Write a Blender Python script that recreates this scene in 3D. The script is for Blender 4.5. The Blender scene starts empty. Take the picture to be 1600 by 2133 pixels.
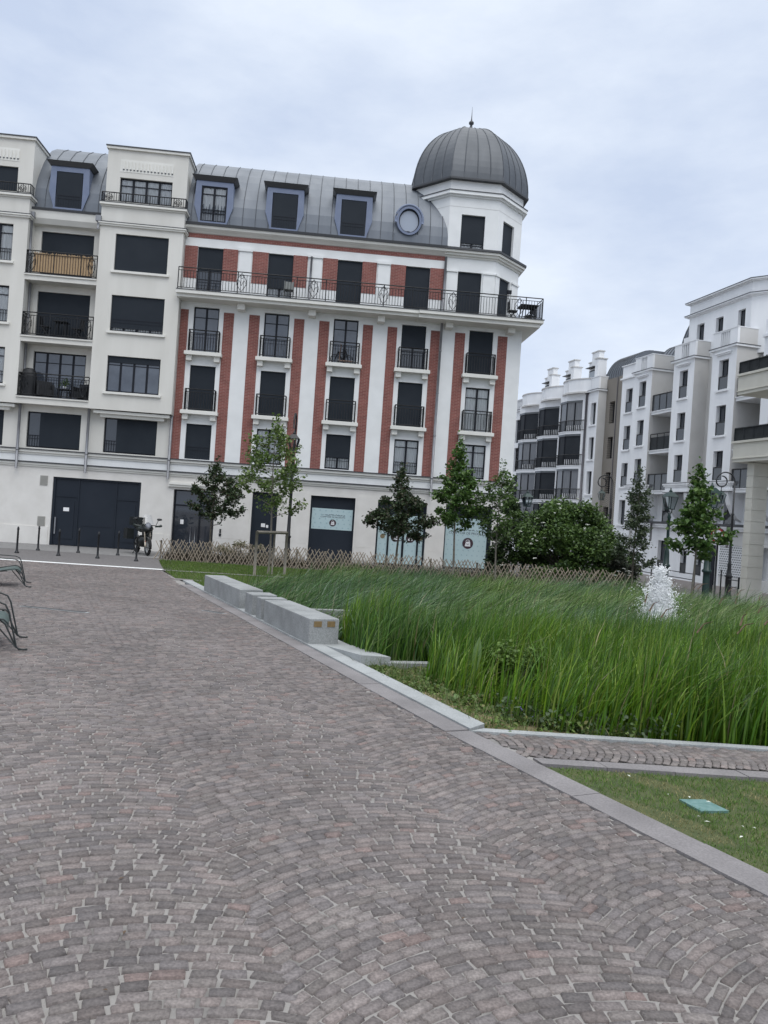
import bpy, math, random
import numpy as np
from mathutils import Vector, Matrix

# ------------------------------------------------------------------ camera, sky, sun
scene = bpy.context.scene
COL = scene.collection
R = math.radians
cam = bpy.data.objects.new('camera', bpy.data.cameras.new('camera'))
COL.objects.link(cam)
cam.data.sensor_fit = 'VERTICAL'
cam.data.sensor_height = 24.0
cam.data.lens = 24.0 * 1600 / 2133
cam.data.clip_start = 0.05
cam.data.clip_end = 2000
_p, _r = R(.225), R(3.8175)
_rx, _up = Vector((1, 0, 0)), Vector((0, -math.sin(_p), math.cos(_p)))
_fw = Vector((0, math.cos(_p), math.sin(_p)))
_X = math.cos(_r) * _rx + math.sin(_r) * _up
_Y = -math.sin(_r) * _rx + math.cos(_r) * _up
_M = Matrix((_X, _Y, -_fw)).transposed().to_4x4()
_M.translation = (0, 0, 1.75)
cam.matrix_world = _M
scene.camera = cam

SUN_EL, SUN_AZ = R(52), R(158)          # azimuth the light comes from, clockwise from +Y
world = bpy.data.worlds.new('World')
scene.world = world
world.use_nodes = True
wn, wl = world.node_tree.nodes, world.node_tree.links
wn.clear()
w_out = wn.new('ShaderNodeOutputWorld')
w_bg = wn.new('ShaderNodeBackground')
w_bg.inputs['Strength'].default_value = 0.1
w_sky = wn.new('ShaderNodeTexSky')
w_sky.sky_type = 'NISHITA'
w_sky.sun_disc = False
w_sky.sun_elevation = SUN_EL
w_sky.sun_rotation = SUN_AZ
w_tc = wn.new('ShaderNodeTexCoord')
w_map = wn.new('ShaderNodeMapping')
w_map.inputs['Scale'].default_value = (1.2, 1.2, 3.0)
w_map.inputs['Rotation'].default_value = (.25, 0, .6)
w_noise = wn.new('ShaderNodeTexNoise')
w_noise.inputs['Scale'].default_value = 1.7
w_noise.inputs['Detail'].default_value = 7
w_noise.inputs['Roughness'].default_value = .56
w_ramp = wn.new('ShaderNodeValToRGB')
w_ramp.color_ramp.elements[0].position = .39
w_ramp.color_ramp.elements[0].color = (5.4, 6.25, 7.9, 1)
w_ramp.color_ramp.elements[1].position = .62
w_ramp.color_ramp.elements[1].color = (7.6, 8.3, 9.4, 1)
# overcast: the cloud deck is brighter overhead than at the horizon
w_sep = wn.new('ShaderNodeSeparateXYZ')
w_mr = wn.new('ShaderNodeMapRange')
w_mr.inputs['From Min'].default_value = .60
w_mr.inputs['From Max'].default_value = 1.0
w_mr.inputs['To Min'].default_value = 0.0
w_mr.inputs['To Max'].default_value = 1.0
w_zen = wn.new('ShaderNodeMix'); w_zen.data_type = 'RGBA'
w_zen.inputs[6].default_value = (1, 1, 1, 1)
w_zen.inputs[7].default_value = (3.7, 3.35, 2.85, 1)
w_mul = wn.new('ShaderNodeMix'); w_mul.data_type = 'RGBA'; w_mul.blend_type = 'MULTIPLY'
w_mul.inputs[0].default_value = 1.0
w_mix = wn.new('ShaderNodeMix'); w_mix.data_type = 'RGBA'
w_mix.inputs[0].default_value = .93
wl.new(w_tc.outputs['Generated'], w_map.inputs['Vector'])
wl.new(w_map.outputs[0], w_noise.inputs['Vector'])
wl.new(w_noise.outputs['Fac'], w_ramp.inputs[0])
wl.new(w_tc.outputs['Generated'], w_sep.inputs[0])
wl.new(w_sep.outputs['Z'], w_mr.inputs['Value'])
wl.new(w_ramp.outputs[0], w_mul.inputs[6])
wl.new(w_mr.outputs[0], w_zen.inputs[0])
wl.new(w_zen.outputs[2], w_mul.inputs[7])
wl.new(w_sky.outputs[0], w_mix.inputs[6])
wl.new(w_mul.outputs[2], w_mix.inputs[7])
wl.new(w_mix.outputs[2], w_bg.inputs['Color'])
wl.new(w_bg.outputs[0], w_out.inputs[0])

sun = bpy.data.objects.new('sun', bpy.data.lights.new('sun', 'SUN'))
COL.objects.link(sun)
sun.data.energy = 0.9
sun.data.angle = R(40)
sun.data.color = (1, .97, .93)
_sd = Vector((math.sin(SUN_AZ) * math.cos(SUN_EL), math.cos(SUN_AZ) * math.cos(SUN_EL), math.sin(SUN_EL)))
sun.rotation_euler = _sd.to_track_quat('Z', 'Y').to_euler()
vs = scene.view_settings
vs.view_transform = 'Standard'; vs.look = 'None'; vs.gamma = 1; vs.use_curve_mapping = False
vs.exposure = 0.20

# ------------------------------------------------------------------ materials
def mat(name, c, c2=None, scale=3, rough=.8, metal=0, bump=0, bscale=40, spec=.5, detail=4, streak=None, lo=.35, hi=.7, stain=0):
    m = bpy.data.materials.new(name); m.use_nodes = True
    n, l = m.node_tree.nodes, m.node_tree.links
    b = n['Principled BSDF']
    b.inputs['Roughness'].default_value = rough
    b.inputs['Metallic'].default_value = metal
    b.inputs['Specular IOR Level'].default_value = spec
    b.inputs['Base Color'].default_value = (*c, 1)
    tc = n.new('ShaderNodeTexCoord')
    if c2:
        nz = n.new('ShaderNodeTexNoise'); nz.inputs['Scale'].default_value = scale; nz.inputs['Detail'].default_value = detail
        if streak:
            mp = n.new('ShaderNodeMapping'); mp.inputs['Scale'].default_value = streak
            l.new(tc.outputs['Object'], mp.inputs[0]); l.new(mp.outputs[0], nz.inputs['Vector'])
        else:
            l.new(tc.outputs['Object'], nz.inputs['Vector'])
        rp = n.new('ShaderNodeValToRGB')
        rp.color_ramp.elements[0].position = lo; rp.color_ramp.elements[0].color = (*c, 1)
        rp.color_ramp.elements[1].position = hi; rp.color_ramp.elements[1].color = (*c2, 1)
        l.new(nz.outputs['Fac'], rp.inputs[0]); src = rp.outputs[0]
        if stain:      # broad patches of dirt and wear
            n2 = n.new('ShaderNodeTexNoise'); n2.inputs['Scale'].default_value = 2.3; n2.inputs['Detail'].default_value = 7
            l.new(tc.outputs['Object'], n2.inputs['Vector'])
            mr = n.new('ShaderNodeMapRange'); mr.inputs['From Min'].default_value = .3; mr.inputs['From Max'].default_value = .62
            mr.inputs['To Min'].default_value = 1 - stain; mr.inputs['To Max'].default_value = 1.04
            l.new(n2.outputs['Fac'], mr.inputs['Value'])
            mx = n.new('ShaderNodeMix'); mx.data_type = 'RGBA'; mx.blend_type = 'MULTIPLY'; mx.inputs[0].default_value = 1
            l.new(src, mx.inputs[6]); l.new(mr.outputs[0], mx.inputs[7]); src = mx.outputs[2]
        l.new(src, b.inputs['Base Color'])
    if bump:
        bz = n.new('ShaderNodeTexNoise'); bz.inputs['Scale'].default_value = bscale; bz.inputs['Detail'].default_value = 4
        bp = n.new('ShaderNodeBump'); bp.inputs['Strength'].default_value = bump; bp.inputs['Distance'].default_value = .01
        l.new(tc.outputs['Object'], bz.inputs['Vector']); l.new(bz.outputs['Fac'], bp.inputs['Height'])
        l.new(bp.outputs[0], b.inputs['Normal'])
    return m

def attr_mat(name, rough=.8, spec=.4, trans=0, bump=0, bscale=60, noise=0, nscale=20):
    """base colour from the per-element colour attribute 'col' (each stone / leaf / blade has its own colour)"""
    m = bpy.data.materials.new(name); m.use_nodes = True
    n, l = m.node_tree.nodes, m.node_tree.links
    b = n['Principled BSDF']
    b.inputs['Roughness'].default_value = rough
    b.inputs['Specular IOR Level'].default_value = spec
    a = n.new('ShaderNodeAttribute'); a.attribute_name = 'col'
    src = a.outputs['Color']
    tc = n.new('ShaderNodeTexCoord')
    if noise:
        nz = n.new('ShaderNodeTexNoise'); nz.inputs['Scale'].default_value = nscale; nz.inputs['Detail'].default_value = 6
        l.new(tc.outputs['Object'], nz.inputs['Vector'])
        mr = n.new('ShaderNodeMapRange'); mr.inputs['From Min'].default_value = .3; mr.inputs['From Max'].default_value = .7
        mr.inputs['To Min'].default_value = 1 - noise; mr.inputs['To Max'].default_value = 1 + noise
        l.new(nz.outputs['Fac'], mr.inputs['Value'])
        mx = n.new('ShaderNodeMix'); mx.data_type = 'RGBA'; mx.blend_type = 'MULTIPLY'; mx.inputs[0].default_value = 1
        l.new(src, mx.inputs[6]); l.new(mr.outputs[0], mx.inputs[7]); src = mx.outputs[2]
        n2 = n.new('ShaderNodeTexNoise'); n2.inputs['Scale'].default_value = .55; n2.inputs['Detail'].default_value = 6
        l.new(tc.outputs['Object'], n2.inputs['Vector'])
        mr = n.new('ShaderNodeMapRange'); mr.inputs['From Min'].default_value = .32; mr.inputs['From Max'].default_value = .66; mr.inputs['To Min'].default_value = .86; mr.inputs['To Max'].default_value = 1.12
        l.new(n2.outputs['Fac'], mr.inputs['Value'])
        mx = n.new('ShaderNodeMix'); mx.data_type = 'RGBA'; mx.blend_type = 'MULTIPLY'; mx.inputs[0].default_value = 1
        l.new(src, mx.inputs[6]); l.new(mr.outputs[0], mx.inputs[7]); src = mx.outputs[2]
    l.new(src, b.inputs['Base Color'])
    if bump:
        bz = n.new('ShaderNodeTexNoise'); bz.inputs['Scale'].default_value = bscale; bz.inputs['Detail'].default_value = 5
        bp = n.new('ShaderNodeBump'); bp.inputs['Strength'].default_value = bump; bp.inputs['Distance'].default_value = .006
        l.new(tc.outputs['Object'], bz.inputs['Vector']); l.new(bz.outputs['Fac'], bp.inputs['Height'])
        l.new(bp.outputs[0], b.inputs['Normal'])
    if trans:
        t = n.new('ShaderNodeBsdfTranslucent'); l.new(src, t.inputs['Color'])
        mx = n.new('ShaderNodeMixShader'); mx.inputs[0].default_value = trans
        l.new(b.outputs[0], mx.inputs[1]); l.new(t.outputs[0], mx.inputs[2])
        l.new(mx.outputs[0], n['Material Output'].inputs[0])
    return m

def swizzle(n, l):
    """texture vector (X, Z) of the wall instead of (X, Y)"""
    tc = n.new('ShaderNodeTexCoord'); sp = n.new('ShaderNodeSeparateXYZ'); cb = n.new('ShaderNodeCombineXYZ')
    l.new(tc.outputs['Object'], sp.inputs[0]); l.new(sp.outputs['X'], cb.inputs['X']); l.new(sp.outputs['Z'], cb.inputs['Y'])
    return cb.outputs[0]

def brick_mat(name, c1, c2, mortar, bw=.22, rh=.066, ms=.008, bias=0, rough=.85):
    m = bpy.data.materials.new(name); m.use_nodes = True
    n, l = m.node_tree.nodes, m.node_tree.links
    b = n['Principled BSDF']; b.inputs['Roughness'].default_value = rough
    v = swizzle(n, l)
    t = n.new('ShaderNodeTexBrick'); t.inputs['Scale'].default_value = 1
    t.inputs['Brick Width'].default_value = bw; t.inputs['Row Height'].default_value = rh; t.inputs['Mortar Size'].default_value = ms
    t.inputs['Mortar Smooth'].default_value = .2; t.inputs['Bias'].default_value = bias
    t.inputs['Color1'].default_value = (*c1, 1); t.inputs['Color2'].default_value = (*c2, 1); t.inputs['Mortar'].default_value = (*mortar, 1)
    l.new(v, t.inputs['Vector'])
    nz = n.new('ShaderNodeTexNoise'); nz.inputs['Scale'].default_value = 2.2; nz.inputs['Detail'].default_value = 5
    l.new(v, nz.inputs['Vector'])
    mr = n.new('ShaderNodeMapRange'); mr.inputs['To Min'].default_value = .72; mr.inputs['To Max'].default_value = 1.28
    l.new(nz.outputs['Fac'], mr.inputs['Value'])
    mx = n.new('ShaderNodeMix'); mx.data_type = 'RGBA'; mx.blend_type = 'MULTIPLY'; mx.inputs[0].default_value = 1
    l.new(t.outputs['Color'], mx.inputs[6]); l.new(mr.outputs[0], mx.inputs[7]); l.new(mx.outputs[2], b.inputs['Base Color'])
    bp = n.new('ShaderNodeBump'); bp.inputs['Strength'].default_value = .5; bp.inputs['Distance'].default_value = .01; bp.invert = True
    l.new(t.outputs['Fac'], bp.inputs['Height']); l.new(bp.outputs[0], b.inputs['Normal'])
    return m

def glass_mat(name, tint, refl=1.45, rough=.03):
    m = bpy.data.materials.new(name); m.use_nodes = True
    n, l = m.node_tree.nodes, m.node_tree.links
    n.remove(n['Principled BSDF'])
    g = n.new('ShaderNodeBsdfGlossy'); g.inputs['Roughness'].default_value = rough
    t = n.new('ShaderNodeBsdfTransparent'); t.inputs['Color'].default_value = (*tint, 1)
    f = n.new('ShaderNodeFresnel'); f.inputs['IOR'].default_value = refl
    mx = n.new('ShaderNodeMixShader')
    l.new(f.outputs[0], mx.inputs[0]); l.new(t.outputs[0], mx.inputs[1]); l.new(g.outputs[0], mx.inputs[2])
    l.new(mx.outputs[0], n['Material Output'].inputs[0])
    return m

M = {}
M['stucco'] = mat('white_stucco', (.755, .765, .755), (.82, .83, .82), 1.6, .9, bump=.15, bscale=60)
M['stucco_grey'] = mat('light_grey_stucco', (.60, .60, .585), (.66, .66, .645), 1.3, .9, bump=.15, bscale=60)
M['cream'] = mat('cream_stucco', (.63, .615, .565), (.70, .685, .635), 1.1, .9, bump=.15, bscale=60, streak=(1.4, 1.4, .25))
M['cream_trim'] = mat('cream_trim', (.70, .69, .64), (.76, .75, .70), 1.5, .85)
M['stone'] = mat('pale_limestone', (.65, .63, .59), (.72, .70, .66), 1.8, .85, bump=.1, bscale=30)
M['right_white'] = mat('white_render', (.79, .80, .81), (.87, .88, .89), .9, .9, streak=(1.6, 1.6, .22))
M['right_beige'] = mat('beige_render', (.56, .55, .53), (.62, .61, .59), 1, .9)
M['limestone'] = mat('cream_limestone', (.60, .58, .51), (.68, .66, .59), 1.2, .85, bump=.1, bscale=30)
M['brick'] = brick_mat('red_brick', (.25, .082, .068), (.19, .06, .052), (.33, .20, .165))
M['zinc'] = mat('zinc_roof', (.125, .142, .165), (.175, .192, .215), .8, .5, metal=.3, streak=(1.5, 1.5, .25))
M['dome_zinc'] = mat('dark_zinc', (.072, .080, .090), (.105, .114, .125), 1.0, .48, metal=.35, streak=(1.5, 1.5, .3))
M['seam'] = mat('zinc_seam', (.085, .094, .108), rough=.5, metal=.3)
M['flash'] = mat('zinc_flashing', (.06, .062, .066), rough=.5, metal=.3)
M['dormer'] = mat('blue_grey_paint', (.15, .185, .275), (.185, .22, .31), 2, .55)
M['frame'] = mat('dark_window_frame', (.008, .010, .016), rough=.5, spec=.25)
M['shutter'] = mat('roller_shutter', (.017, .0225, .030), (.022, .028, .036), 1.2, .6, spec=.2)
M['shutter_grey'] = mat('grey_roller_shutter', (.022, .026, .032), (.03, .034, .04), 1.2, .6, spec=.2)
M['glass'] = mat('window_glass', (.030, .036, .046), rough=.04, spec=1.0)
M['glass_blue'] = mat('window_glass_painted_sky', (.085, .10, .125), (.05, .06, .08), 1.5, .05, spec=1.0)  # grey-blue sky reflection painted into the glass colour
M['clear'] = glass_mat('clear_glass', (.965, .975, .98))
M['curtain'] = mat('net_curtain', (.66, .67, .67), (.80, .80, .79), 5, .9, streak=(3, 3, .2))
M['room'] = mat('unlit_room_backdrop', (.02, .021, .024), rough=.9)
M['iron'] = mat('black_iron', (.012, .013, .015), rough=.45, spec=.5)
M['post_green'] = mat('dark_green_paint', (.010, .030, .026), (.016, .042, .036), 6, .4)
M['pipe'] = mat('zinc_pipe', (.22, .225, .24), (.29, .295, .31), 3, .45, metal=.4)
M['pipe_dark'] = mat('grey_pipe', (.13, .125, .135), rough=.5, metal=.3)
M['door'] = mat('dark_blue_door', (.014, .0195, .029), (.018, .024, .034), 1, .5, spec=.25)
M['paper'] = mat('white_paper', (.8, .8, .8), rough=.8)
M['vent'] = mat('vent_grille', (.36, .35, .32), rough=.7)
M['poster'] = mat('pale_blue_poster', (.43, .56, .58), (.47, .595, .61), 1, .45)
M['poster_dot'] = mat('poster_motif', (.22, .38, .43), rough=.6)
M['ink'] = mat('poster_ink', (.035, .035, .06), rough=.6)
M['logo'] = mat('poster_logo', (.045, .022, .032), rough=.6)
M['gold'] = mat('poster_gold', (.20, .16, .09), rough=.6)
M['granite'] = mat('grey_granite', (.23, .24, .238), (.33, .34, .338), 55, .8, bump=.3, bscale=90, detail=6, stain=.28)
M['granite_dark'] = mat('weathered_granite', (.22, .225, .225), (.30, .31, .305), 30, .85, bump=.2, bscale=90, detail=6)
M['kerb'] = mat('pale_granite_kerb', (.29, .305, .305), (.39, .405, .405), 60, .75, bump=.15, bscale=90, detail=6, stain=.2)
M['slab'] = mat('pinkish_granite_slab', (.18, .168, .168), (.25, .234, .234), 70, .8, bump=.2, bscale=80, detail=8, stain=.22)
M['mortar'] = mat('sand_mortar', (.16, .152, .144), (.27, .257, .243), 2.6, .95, bump=.4, bscale=120, detail=8, lo=.32, hi=.50)
M['asphalt'] = mat('street_setts', (.115, .108, .106), (.17, .16, .158), 14, .85, bump=.3, bscale=30, detail=8)
M['pave'] = mat('grey_pavement', (.19, .185, .18), (.25, .245, .24), 8, .85, bump=.2, bscale=40)
M['white_line'] = mat('white_road_paint', (.74, .75, .74), (.82, .83, .82), 20, .6)
M['soil'] = mat('dark_soil', (.035, .028, .02), (.075, .062, .042), 12, .95, bump=.6, bscale=30)
M['dry'] = mat('dry_moss', (.20, .155, .085), (.12, .12, .05), 9, .95, bump=.6, bscale=60)
M['turf'] = mat('turf_soil', (.045, .065, .02), (.085, .095, .035), 7, .95, bump=.5, bscale=60)
M['water'] = mat('pond_water', (.012, .018, .012), rough=.05)
M['foam'] = mat('white_water', (.95, .96, .97), rough=.35, spec=.6)
M['foam'].node_tree.nodes['Principled BSDF'].inputs['Transmission Weight'].default_value = .0
M['wood'] = mat('weathered_wood', (.25, .205, .155), (.40, .34, .265), 18, .9, streak=(3, 3, .4))
M['wood_dark'] = mat('brown_twigs', (.085, .055, .035), (.14, .095, .06), 15, .9)
M['stake'] = mat('grey_stake', (.16, .145, .12), (.23, .21, .175), 10, .9)
M['bark'] = mat('bark', (.075, .065, .05), (.14, .125, .10), 14, .95, bump=.5, bscale=50)
M['bark_pale'] = mat('pale_bark', (.14, .125, .105), (.21, .19, .16), 12, .95, bump=.4, bscale=50)
M['cover'] = mat('turquoise_cover', (.09, .19, .175), (.15, .25, .235), 25, .6, bump=.2, bscale=50)
M['chair'] = mat('grey_green_chair', (.055, .085, .08), (.075, .105, .10), 8, .45)
M['chair_rod'] = mat('chair_rod', (.022, .028, .028), rough=.45)
M['bike'] = mat('bike_black', (.008, .010, .010), rough=.35)
M['bike_green'] = mat('bike_panel', (.025, .034, .030), rough=.35)
M['bike_grey'] = mat('bike_grey_nose', (.18, .19, .22), rough=.4)
M['tyre'] = mat('tyre', (.012, .012, .012), rough=.85)
M['rim'] = mat('wheel_rim', (.42, .42, .41), rough=.4, metal=.6)
M['gold_fork'] = mat('fork_tube', (.45, .40, .33), rough=.35, metal=.6)
M['red'] = mat('red_paint', (.35, .02, .02), rough=.5)
M['sign_white'] = mat('sign_white', (.75, .75, .76), rough=.4)
M['screen_glass'] = glass_mat('windscreen', (.88, .9, .93), 1.5)
M['lamp_glass'] = glass_mat('lamp_glass', (.80, .84, .84), 1.12)
M['bamboo'] = mat('reed_screen', (.40, .27, .15), (.52, .37, .22), 14, .85, streak=(8, 8, .3))
M['brass'] = mat('brass_plate', (.22, .15, .07), (.30, .21, .10), 20, .5, metal=.4)
M['slat_white'] = mat('white_slat', (.75, .76, .77), rough=.7)
M['dark_screen'] = mat('dark_balcony_screen', (.015, .018, .020), (.026, .03, .033), 6, .8)
M['smoked'] = mat('smoked_glass_panel', (.05, .055, .06), rough=.08, spec=.8)
M['hedge'] = attr_mat('hedge_leaf', .6, .4, .25)
M['leaf'] = attr_mat('leaf', .55, .45, .3)
M['blade'] = attr_mat('reed_blade', .42, .5, .22)
M['turfblade'] = attr_mat('turf_blade', .7, .3, .3)
M['stone_set'] = attr_mat('porphyry_sett', .68, .4, 0, bump=.6, bscale=90, noise=.30, nscale=85)
M['petal'] = mat('white_petal', (.66, .67, .60), rough=.8)
M['purple'] = mat('violet_petal', (.18, .14, .40), rough=.8)
M['furn'] = mat('dark_outdoor_furniture', (.012, .013, .015), rough=.6)
M['furn_grey'] = mat('grey_outdoor_furniture', (.22, .23, .22), rough=.7)
M['rust'] = mat('scooter_rust', (.20, .13, .10), rough=.6)

# patterned brown cladding: herringbone strips
def pattern_mat():
    m = bpy.data.materials.new('herringbone_cladding'); m.use_nodes = True
    n, l = m.node_tree.nodes, m.node_tree.links
    b = n['Principled BSDF']; b.inputs['Roughness'].default_value = .85
    tc = n.new('ShaderNodeTexCoord'); sp = n.new('ShaderNodeSeparateXYZ'); l.new(tc.outputs['Object'], sp.inputs[0])
    def mth(op, a, bb=None):
        x = n.new('ShaderNodeMath'); x.operation = op
        for i, q in enumerate((a, bb)):
            if q is None: continue
            if isinstance(q, (int, float)): x.inputs[i].default_value = q
            else: l.new(q, x.inputs[i])
        return x.outputs[0]
    xs = mth('PINGPONG', sp.outputs['X'], .48)
    s = mth('ADD', xs, sp.outputs['Z'])
    nz = n.new('ShaderNodeTexNoise'); nz.inputs['Scale'].default_value = 3.0
    l.new(tc.outputs['Object'], nz.inputs['Vector'])
    s2 = mth('ADD', s, mth('MULTIPLY', nz.outputs['Fac'], .12))
    f = mth('PINGPONG', s2, .075)
    g = mth('GREATER_THAN', f, .030)
    mx = n.new('ShaderNodeMix'); mx.data_type = 'RGBA'
    mx.inputs[6].default_value = (.075, .066, .055, 1); mx.inputs[7].default_value = (.33, .30, .26, 1)
    l.new(g, mx.inputs[0]); l.new(mx.outputs[2], b.inputs['Base Color'])
    return m
M['pattern'] = pattern_mat()

def lattice_mat():
    """white perforated screen: rows of dark lozenge holes"""
    m = bpy.data.materials.new('perforated_screen'); m.use_nodes = True
    n, l = m.node_tree.nodes, m.node_tree.links
    b = n['Principled BSDF']; b.inputs['Roughness'].default_value = .7
    v = swizzle(n, l)
    t = n.new('ShaderNodeTexBrick'); t.inputs['Scale'].default_value = 1
    t.inputs['Brick Width'].default_value = .17; t.inputs['Row Height'].default_value = .13; t.inputs['Mortar Size'].default_value = .034
    t.inputs['Mortar Smooth'].default_value = .5
    t.inputs['Color1'].default_value = (.20, .21, .215, 1); t.inputs['Color2'].default_value = (.25, .26, .265, 1); t.inputs['Mortar'].default_value = (.74, .75, .76, 1)
    l.new(v, t.inputs['Vector']); l.new(t.outputs['Color'], b.inputs['Base Color'])
    return m
M['perforated'] = lattice_mat()

# ------------------------------------------------------------------ helpers
def tag(o, label=None, cat=None, group=None, kind=None):
    if label: o['label'] = label
    if cat: o['category'] = cat
    if group: o['group'] = group
    if kind: o['kind'] = kind
    return o

def empty(name, loc=(0, 0, 0), rz=0, label=None, cat=None, group=None):
    o = bpy.data.objects.new(name, None); COL.objects.link(o)
    o.location = loc; o.rotation_euler = (0, 0, rz); o.empty_display_size = .2
    return tag(o, label, cat, group)

def obj_of(name, me, parent=None):
    o = bpy.data.objects.new(name, me); COL.objects.link(o)
    if parent is not None: o.parent = parent
    return o

def np_mesh(name, V, F, mt, parent=None, colors=None, smooth=False):
    """V (n,3); F (m,k) all polygons with k corners; colors per vertex (n,3)"""
    V = np.asarray(V, np.float32); F = np.asarray(F, np.int32)
    me = bpy.data.meshes.new(name); k = F.shape[1]
    me.vertices.add(len(V)); me.vertices.foreach_set('co', V.ravel())
    me.loops.add(F.size); me.loops.foreach_set('vertex_index', F.ravel())
    me.polygons.add(len(F)); me.polygons.foreach_set('loop_start', np.arange(0, F.size, k, dtype=np.int32))
    if smooth: me.polygons.foreach_set('use_smooth', np.ones(len(F), bool))
    me.update(calc_edges=True)
    if colors is not None:
        a = me.color_attributes.new('col', 'FLOAT_COLOR', 'POINT')
        c = np.ones((len(V), 4), np.float32); c[:, :3] = colors
        a.data.foreach_set('color', c.ravel())
    me.materials.append(mt)
    return obj_of(name, me, parent)

class MB:
    def __init__(s): s.v, s.f, s.m, s.sm = [], [], [], []
    def add(s, vs, fs, mi=0, smooth=False):
        b = len(s.v); s.v += [tuple(v) for v in vs]
        for f in fs: s.f.append([b + i for i in f]); s.m.append(mi); s.sm.append(smooth)
        return s
    def box(s, x0, x1, y0, y1, z0, z1, mi=0):
        x0, x1 = min(x0, x1), max(x0, x1); y0, y1 = min(y0, y1), max(y0, y1); z0, z1 = min(z0, z1), max(z0, z1)
        return s.add([(x0, y0, z0), (x1, y0, z0), (x1, y1, z0), (x0, y1, z0), (x0, y0, z1), (x1, y0, z1), (x1, y1, z1), (x0, y1, z1)],
                     [(3, 2, 1, 0), (4, 5, 6, 7), (0, 1, 5, 4), (1, 2, 6, 5), (2, 3, 7, 6), (3, 0, 4, 7)], mi)
    def prism(s, poly, z0, z1, mi=0):
        n = len(poly)
        vs = [(p[0], p[1], z0) for p in poly] + [(p[0], p[1], z1) for p in poly]
        return s.add(vs, [tuple(range(n))[::-1], tuple(range(n, 2 * n))] + [(i, (i + 1) % n, n + (i + 1) % n, n + i) for i in range(n)], mi)
    def extrude_x(s, prof, x0, x1, mi=0, cap=True):
        """profile of (y,z) points swept from x0 to x1"""
        n = len(prof)
        vs = [(x0, y, z) for y, z in prof] + [(x1, y, z) for y, z in prof]
        fs = [(i, i + 1, n + i + 1, n + i) for i in range(n - 1)]
        if cap: fs += [tuple(range(n))[::-1], tuple(range(n, 2 * n)), (n - 1, 0, n, 2 * n - 1)]
        return s.add(vs, fs, mi)
    def extrude_y(s, prof, y0, y1, mi=0):
        n = len(prof)
        vs = [(x, y0, z) for x, z in prof] + [(x, y1, z) for x, z in prof]
        return s.add(vs, [tuple(range(n)), tuple(range(n, 2 * n))[::-1]] + [(i, n + i, n + (i + 1) % n, (i + 1) % n) for i in range(n)], mi)
    def tube(s, pts, r, n=6, mi=0, r2=None, cap=True, smooth=True):
        pts = [Vector(p) for p in pts]; rings = []
        vs = []
        N = len(pts)
        ref = None
        for i, p in enumerate(pts):
            d = (pts[min(i + 1, N - 1)] - pts[max(i - 1, 0)]).normalized()
            if ref is None or abs(ref.dot(d)) > .97:
                ref = Vector((0, 0, 1)) if abs(d.z) < .9 else Vector((1, 0, 0))
            a = d.cross(ref).normalized(); b = d.cross(a)
            rr = r if r2 is None else r + (r2 - r) * i / max(1, N - 1)
            for k in range(n):
                t = 2 * math.pi * k / n
                vs.append(p + a * math.cos(t) * rr + b * math.sin(t) * rr)
        fs = []
        for i in range(N - 1):
            for k in range(n):
                fs.append((i * n + k, i * n + (k + 1) % n, (i + 1) * n + (k + 1) % n, (i + 1) * n + k))
        s.add(vs, fs, mi, smooth)
        if cap: 
            b0 = len(s.v) - len(vs)
            s.f.append([b0 + k for k in range(n)]); s.m.append(mi); s.sm.append(False)
            s.f.append([b0 + (N - 1) * n + k for k in range(n)][::-1]); s.m.append(mi); s.sm.append(False)
        return s
    def bar(s, a, b, w, mi=0):
        return s.tube([a, b], w * .707, 4, mi, smooth=False)
    def lathe(s, prof, c=(0, 0, 0), n=16, mi=0, smooth=True):
        vs = []; m = len(prof)
        for r, z in prof:
            for k in range(n):
                t = 2 * math.pi * k / n
                vs.append((c[0] + r * math.cos(t), c[1] + r * math.sin(t), c[2] + z))
        fs = [(i * n + k, i * n + (k + 1) % n, (i + 1) * n + (k + 1) % n, (i + 1) * n + k) for i in range(m - 1) for k in range(n)]
        s.add(vs, fs, mi, smooth)
        b0 = len(s.v) - len(vs)
        if prof[0][0] > 1e-4: s.f.append([b0 + k for k in range(n)][::-1]); s.m.append(mi); s.sm.append(False)
        if prof[-1][0] > 1e-4: s.f.append([b0 + (m - 1) * n + k for k in range(n)]); s.m.append(mi); s.sm.append(False)
        return s
    def disc(s, c, rx, rz, y, n=24, th=.004, mi=0):
        """disc facing -Y"""
        return s.extrude_y([(c[0] + rx * math.cos(2 * math.pi * k / n), c[1] + rz * math.sin(2 * math.pi * k / n)) for k in range(n)], y, y + th, mi)
    def wall(s, x0, x1, z0, z1, y, holes, depth, mi=0, mi_rev=None):
        """front face at y with rectangular openings and their reveals going back by depth"""
        mi_rev = mi if mi_rev is None else mi_rev
        xs = sorted({x0, x1, *[h[0] for h in holes], *[h[1] for h in holes]}); zs = sorted({z0, z1, *[h[2] for h in holes], *[h[3] for h in holes]})
        xs = [x for x in xs if x0 - 1e-6 <= x <= x1 + 1e-6]; zs = [z for z in zs if z0 - 1e-6 <= z <= z1 + 1e-6]
        for i in range(len(xs) - 1):
            for j in range(len(zs) - 1):
                cx, cz = (xs[i] + xs[i + 1]) / 2, (zs[j] + zs[j + 1]) / 2
                if any(h[0] < cx < h[1] and h[2] < cz < h[3] for h in holes): continue
                s.add([(xs[i], y, zs[j]), (xs[i + 1], y, zs[j]), (xs[i + 1], y, zs[j + 1]), (xs[i], y, zs[j + 1])], [(0, 1, 2, 3)], mi)
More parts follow.
